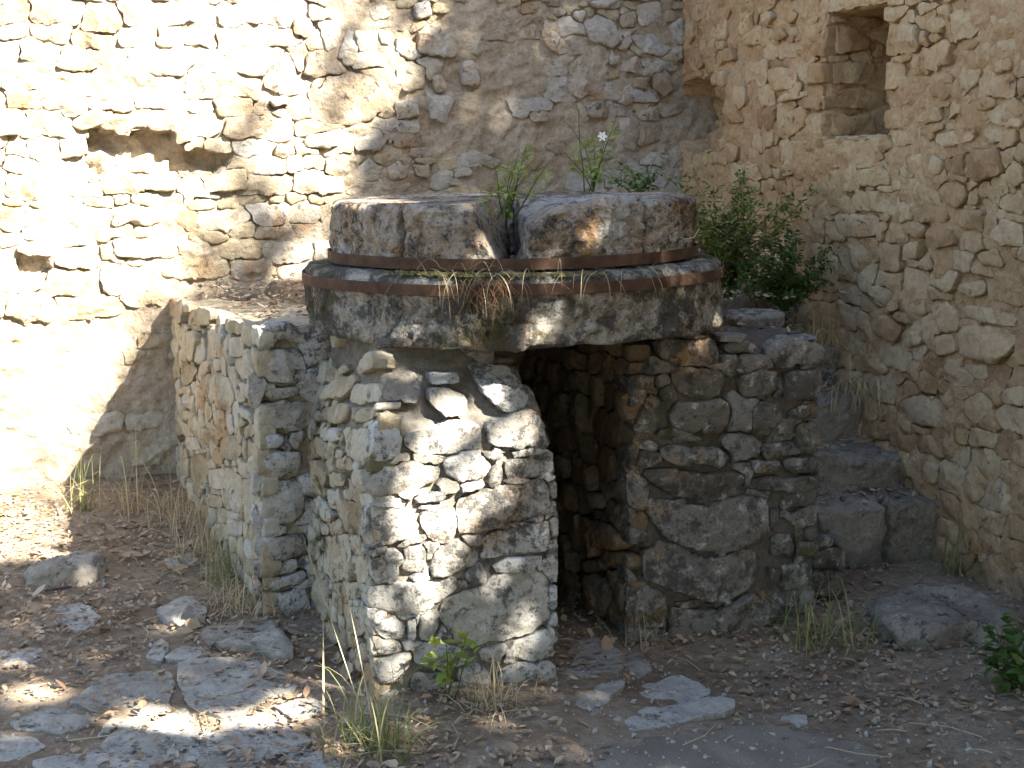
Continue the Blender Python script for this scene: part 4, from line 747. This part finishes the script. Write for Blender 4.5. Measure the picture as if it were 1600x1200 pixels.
def shade_ok(q):
    x, y = q[:, 0]+.12*fbm(np.stack([q[:, 0], q[:, 1], 0*q[:, 0]], -1), 2.2, 2, 4), q[:, 1]+.12*fbm(np.stack([q[:, 0], q[:, 1], 0*q[:, 0]], -1), 2.2, 2, 9)
    rn_ = np.random.default_rng(int(abs(q[0, 0])*1e6) % 99991).random(len(q))
    sh = ((y < 5.75) & (x > -2.6) & (x < 2.6)) | ((rn_ < sstep((x-.05)/1.0)) & (x < 2.6) & (y < 11))
    d = np.sqrt(((q[:, None, :2]-LQ[None, :, :2])**2).sum(2)); return sh & ~(d < LR*1.05+.03).any(1)
def tree(trunk_base, region, h0, h1, seed, label, n):
    g = np.random.default_rng(seed); root = empty('oak_tree', trunk_base, label, 'tree', None)
    q = np.stack([g.uniform(region[0], region[1], n), g.uniform(region[2], region[3], n), np.zeros(n)], 1); q = q[shade_ok(q)]; h = g.uniform(h0, h1, len(q)); P = q+SUN*(h/SUN[2])[:, None]
    m = len(P); d = g.normal(0, 1, (m, 3)); d /= np.linalg.norm(d, axis=1)[:, None]; nrm = SUN+g.normal(0, .55, (m, 3)); e = np.cross(nrm, d); e /= np.linalg.norm(e, axis=1)[:, None]; d = np.cross(e, nrm); d /= np.linalg.norm(d, axis=1)[:, None]
    L = g.uniform(.08, .15, m)[:, None]; V = np.stack([P-d*L/2, P+e*L*.32, P+d*L/2, P-e*L*.32], 1).reshape(-1, 3); B = np.arange(m)[:, None]*4
    o = obj('crown', V, B+np.array([0, 1, 2, 3]), M_canopy, root, smooth=False); o['kind'] = 'stuff'
    mb = MB(); c = P.mean(0); b0 = np.array(trunk_base, float); fork = b0+np.array([(c[0]-b0[0])*.25, (c[1]-b0[1])*.25, h0*.62]); tube(mb, [b0-[0, 0, .3], b0+[0, 0, .9], (b0+fork)/2+[.05, 0, .3], fork], .17, .11, 10)
    mb.build('trunk', M_bark, root)
    for i in range(9):
        t_ = P[g.integers(0, m)]; ml = MB(); md = (fork+t_)/2+np.array([0, 0, .25]); tube(ml, [fork, md, t_], .06, .012, 6); ml.build('branch', M_bark, root)
    return root
tree((5.2, -.4, 0), (-2.6, 2.7, .5, 5.9), 5.0, 7.5, 1, 'leafy oak beyond the ochre wall shading the pier and the path', 26000)
tree((8.0, -1.5, 0), (-.2, 2.7, 5.5, 11.), 9.5, 13., 2, 'tall leafy oak behind the ochre wall dappling the rubble wall with shade', 15000)

def sun_clear(P):
    q = P-SUN*(P[:, 2]/SUN[2])[:, None]; d = np.sqrt(((q[:, None, :2]-LQ[None, :, :2])**2).sum(2))
    return ~((d < LR*1.05+.1).any(1) | ((q[:, 0] > -4) & (q[:, 0] < 1.1) & (q[:, 1] > 5.6)))
def sky_block_tree(base, c, rad, seed, label, n=5200):  # oaks added out of view to hold back sky light
    g = np.random.default_rng(seed); root = empty('oak_tree', base, label, 'tree'); d = g.normal(0, 1, (n, 3)); d /= np.linalg.norm(d, axis=1)[:, None]; P = np.array(c)+d*np.array(rad)*(g.random(n)**.45)[:, None]
    P = P[(fbm(P, .9, 2, seed) > -.28) & sun_clear(P)]; m = len(P); d = g.normal(0, 1, (m, 3)); e = np.cross(d, g.normal(0, 1, (m, 3))); d /= np.linalg.norm(d, axis=1)[:, None]; e /= np.linalg.norm(e, axis=1)[:, None]; L = g.uniform(.14, .3, m)[:, None]
    o = obj('crown', np.stack([P-d*L/2, P+e*L*.35, P+d*L/2, P-e*L*.35], 1).reshape(-1, 3), np.arange(m)[:, None]*4+np.array([0, 1, 2, 3]), M_canopy, root, smooth=False); o['kind'] = 'stuff'
    b0 = np.array(base, float); mb = MB(); tube(mb, [b0-[0, 0, .3], b0+[.03, 0, 1.], b0+[.0, .05, 2.4], np.array(c)+[0, 0, .6]], .20, .06, 10); mb.build('trunk', M_bark, root)
    for i in range(7):
        t_ = P[g.integers(0, m)]; ml = MB(); st = b0+np.array([0, .05, 2.2+.2*i]); tube(ml, [st, (st+t_)/2+[0, 0, .15], t_], .05, .01, 6); ml.build('branch', M_bark, root)
sky_block_tree((-2.6, -3.6, 0), (-2.6, -3.6, 4.2), (2.6, 2.4, 3.0), 5, 'unseen broad oak added across the path to dim sky light, facing the sunlit wall')
sky_block_tree((1.2, -4.8, 0), (1.2, -4.8, 4.2), (2.5, 2.2, 3.0), 6, 'unseen broad oak added across the path to dim sky light, facing the pier')

sky_block_tree((5.4, -4.2, 0), (5.4, -4.2, 4.4), (2.6, 2.6, 3.2), 8, 'unseen broad oak added behind the ochre wall end to dim sky light, past the tall oak')
sky_block_tree((-1.0, -7.5, 0), (-1.0, -7.5, 6.), (3.2, 2.6, 4.2), 9, 'unseen big oak added in the second row to block sky light, tallest of the row')
sky_block_tree((3.6, -8., 0), (3.6, -8., 6.), (3.2, 2.6, 4.2), 10, 'unseen big oak added in the second row to block sky light, beside the tallest')
sky_block_tree((-6.5, -4.5, 0), (-6.5, -4.5, 5.2), (2.8, 2.8, 3.8), 11, 'unseen big oak added at the bend of the path to block sky light, beyond the sunlit wall')

# ================================================================== GRIT on the ground
def chips(P, seed, smin, smax, mat, name):
    g = np.random.default_rng(seed); n = len(P); s_ = smin+(smax-smin)*g.random(n)**3; A = g.normal(0, 1, (n, 3)); A /= np.linalg.norm(A, axis=1)[:, None]; B = np.cross(A, g.normal(0, 1, (n, 3))); B /= np.linalg.norm(B, axis=1)[:, None]; C = np.cross(A, B)
    V = np.stack([P+k*D*(s_*g.uniform(.5, 1.2, n))[:, None] for D, k in ((A, 1), (B, 1), (C, .7), (A, -1), (B, -1), (C, -.7))], 1).reshape(-1, 3); I_ = np.arange(n)[:, None]*6
    return tag(obj(name, V, np.concatenate([I_+np.array(f) for f in ((0, 1, 2), (1, 3, 2), (3, 4, 2), (4, 0, 2), (1, 0, 5), (3, 1, 5), (4, 3, 5), (0, 4, 5))]), mat, smooth=False), kind='stuff')
g = np.random.default_rng(123); n = 9000; P = g.uniform(-2.6, 2.5, n)[:, None]*RT+g.uniform(2.9, 6.6, n)[:, None]*FH
k = ~(((P[:, 0] > .86) & (P[:, 0] < 1.7) & (P[:, 1] > 4.78)) | ((P[:, 0] > XP0) & (P[:, 0] < XP1) & (P[:, 1] > YP0) & (P[:, 1] < YP1)) | ((P[:, 0] > 2.0) & (P[:, 0] < 2.72) & (P[:, 1] > 4.2)) | ((P[:, 0] > 2.7) & (P[:, 1] > 4.71)) | (P[:, 1] > YB-.03) | (P[:, 0] > XR-.03))
P = P[k]; P[:, 2] = gz(P[:, 0], P[:, 1])+.008; chips(P, 4, .003, .014, M_flag, 'grit')
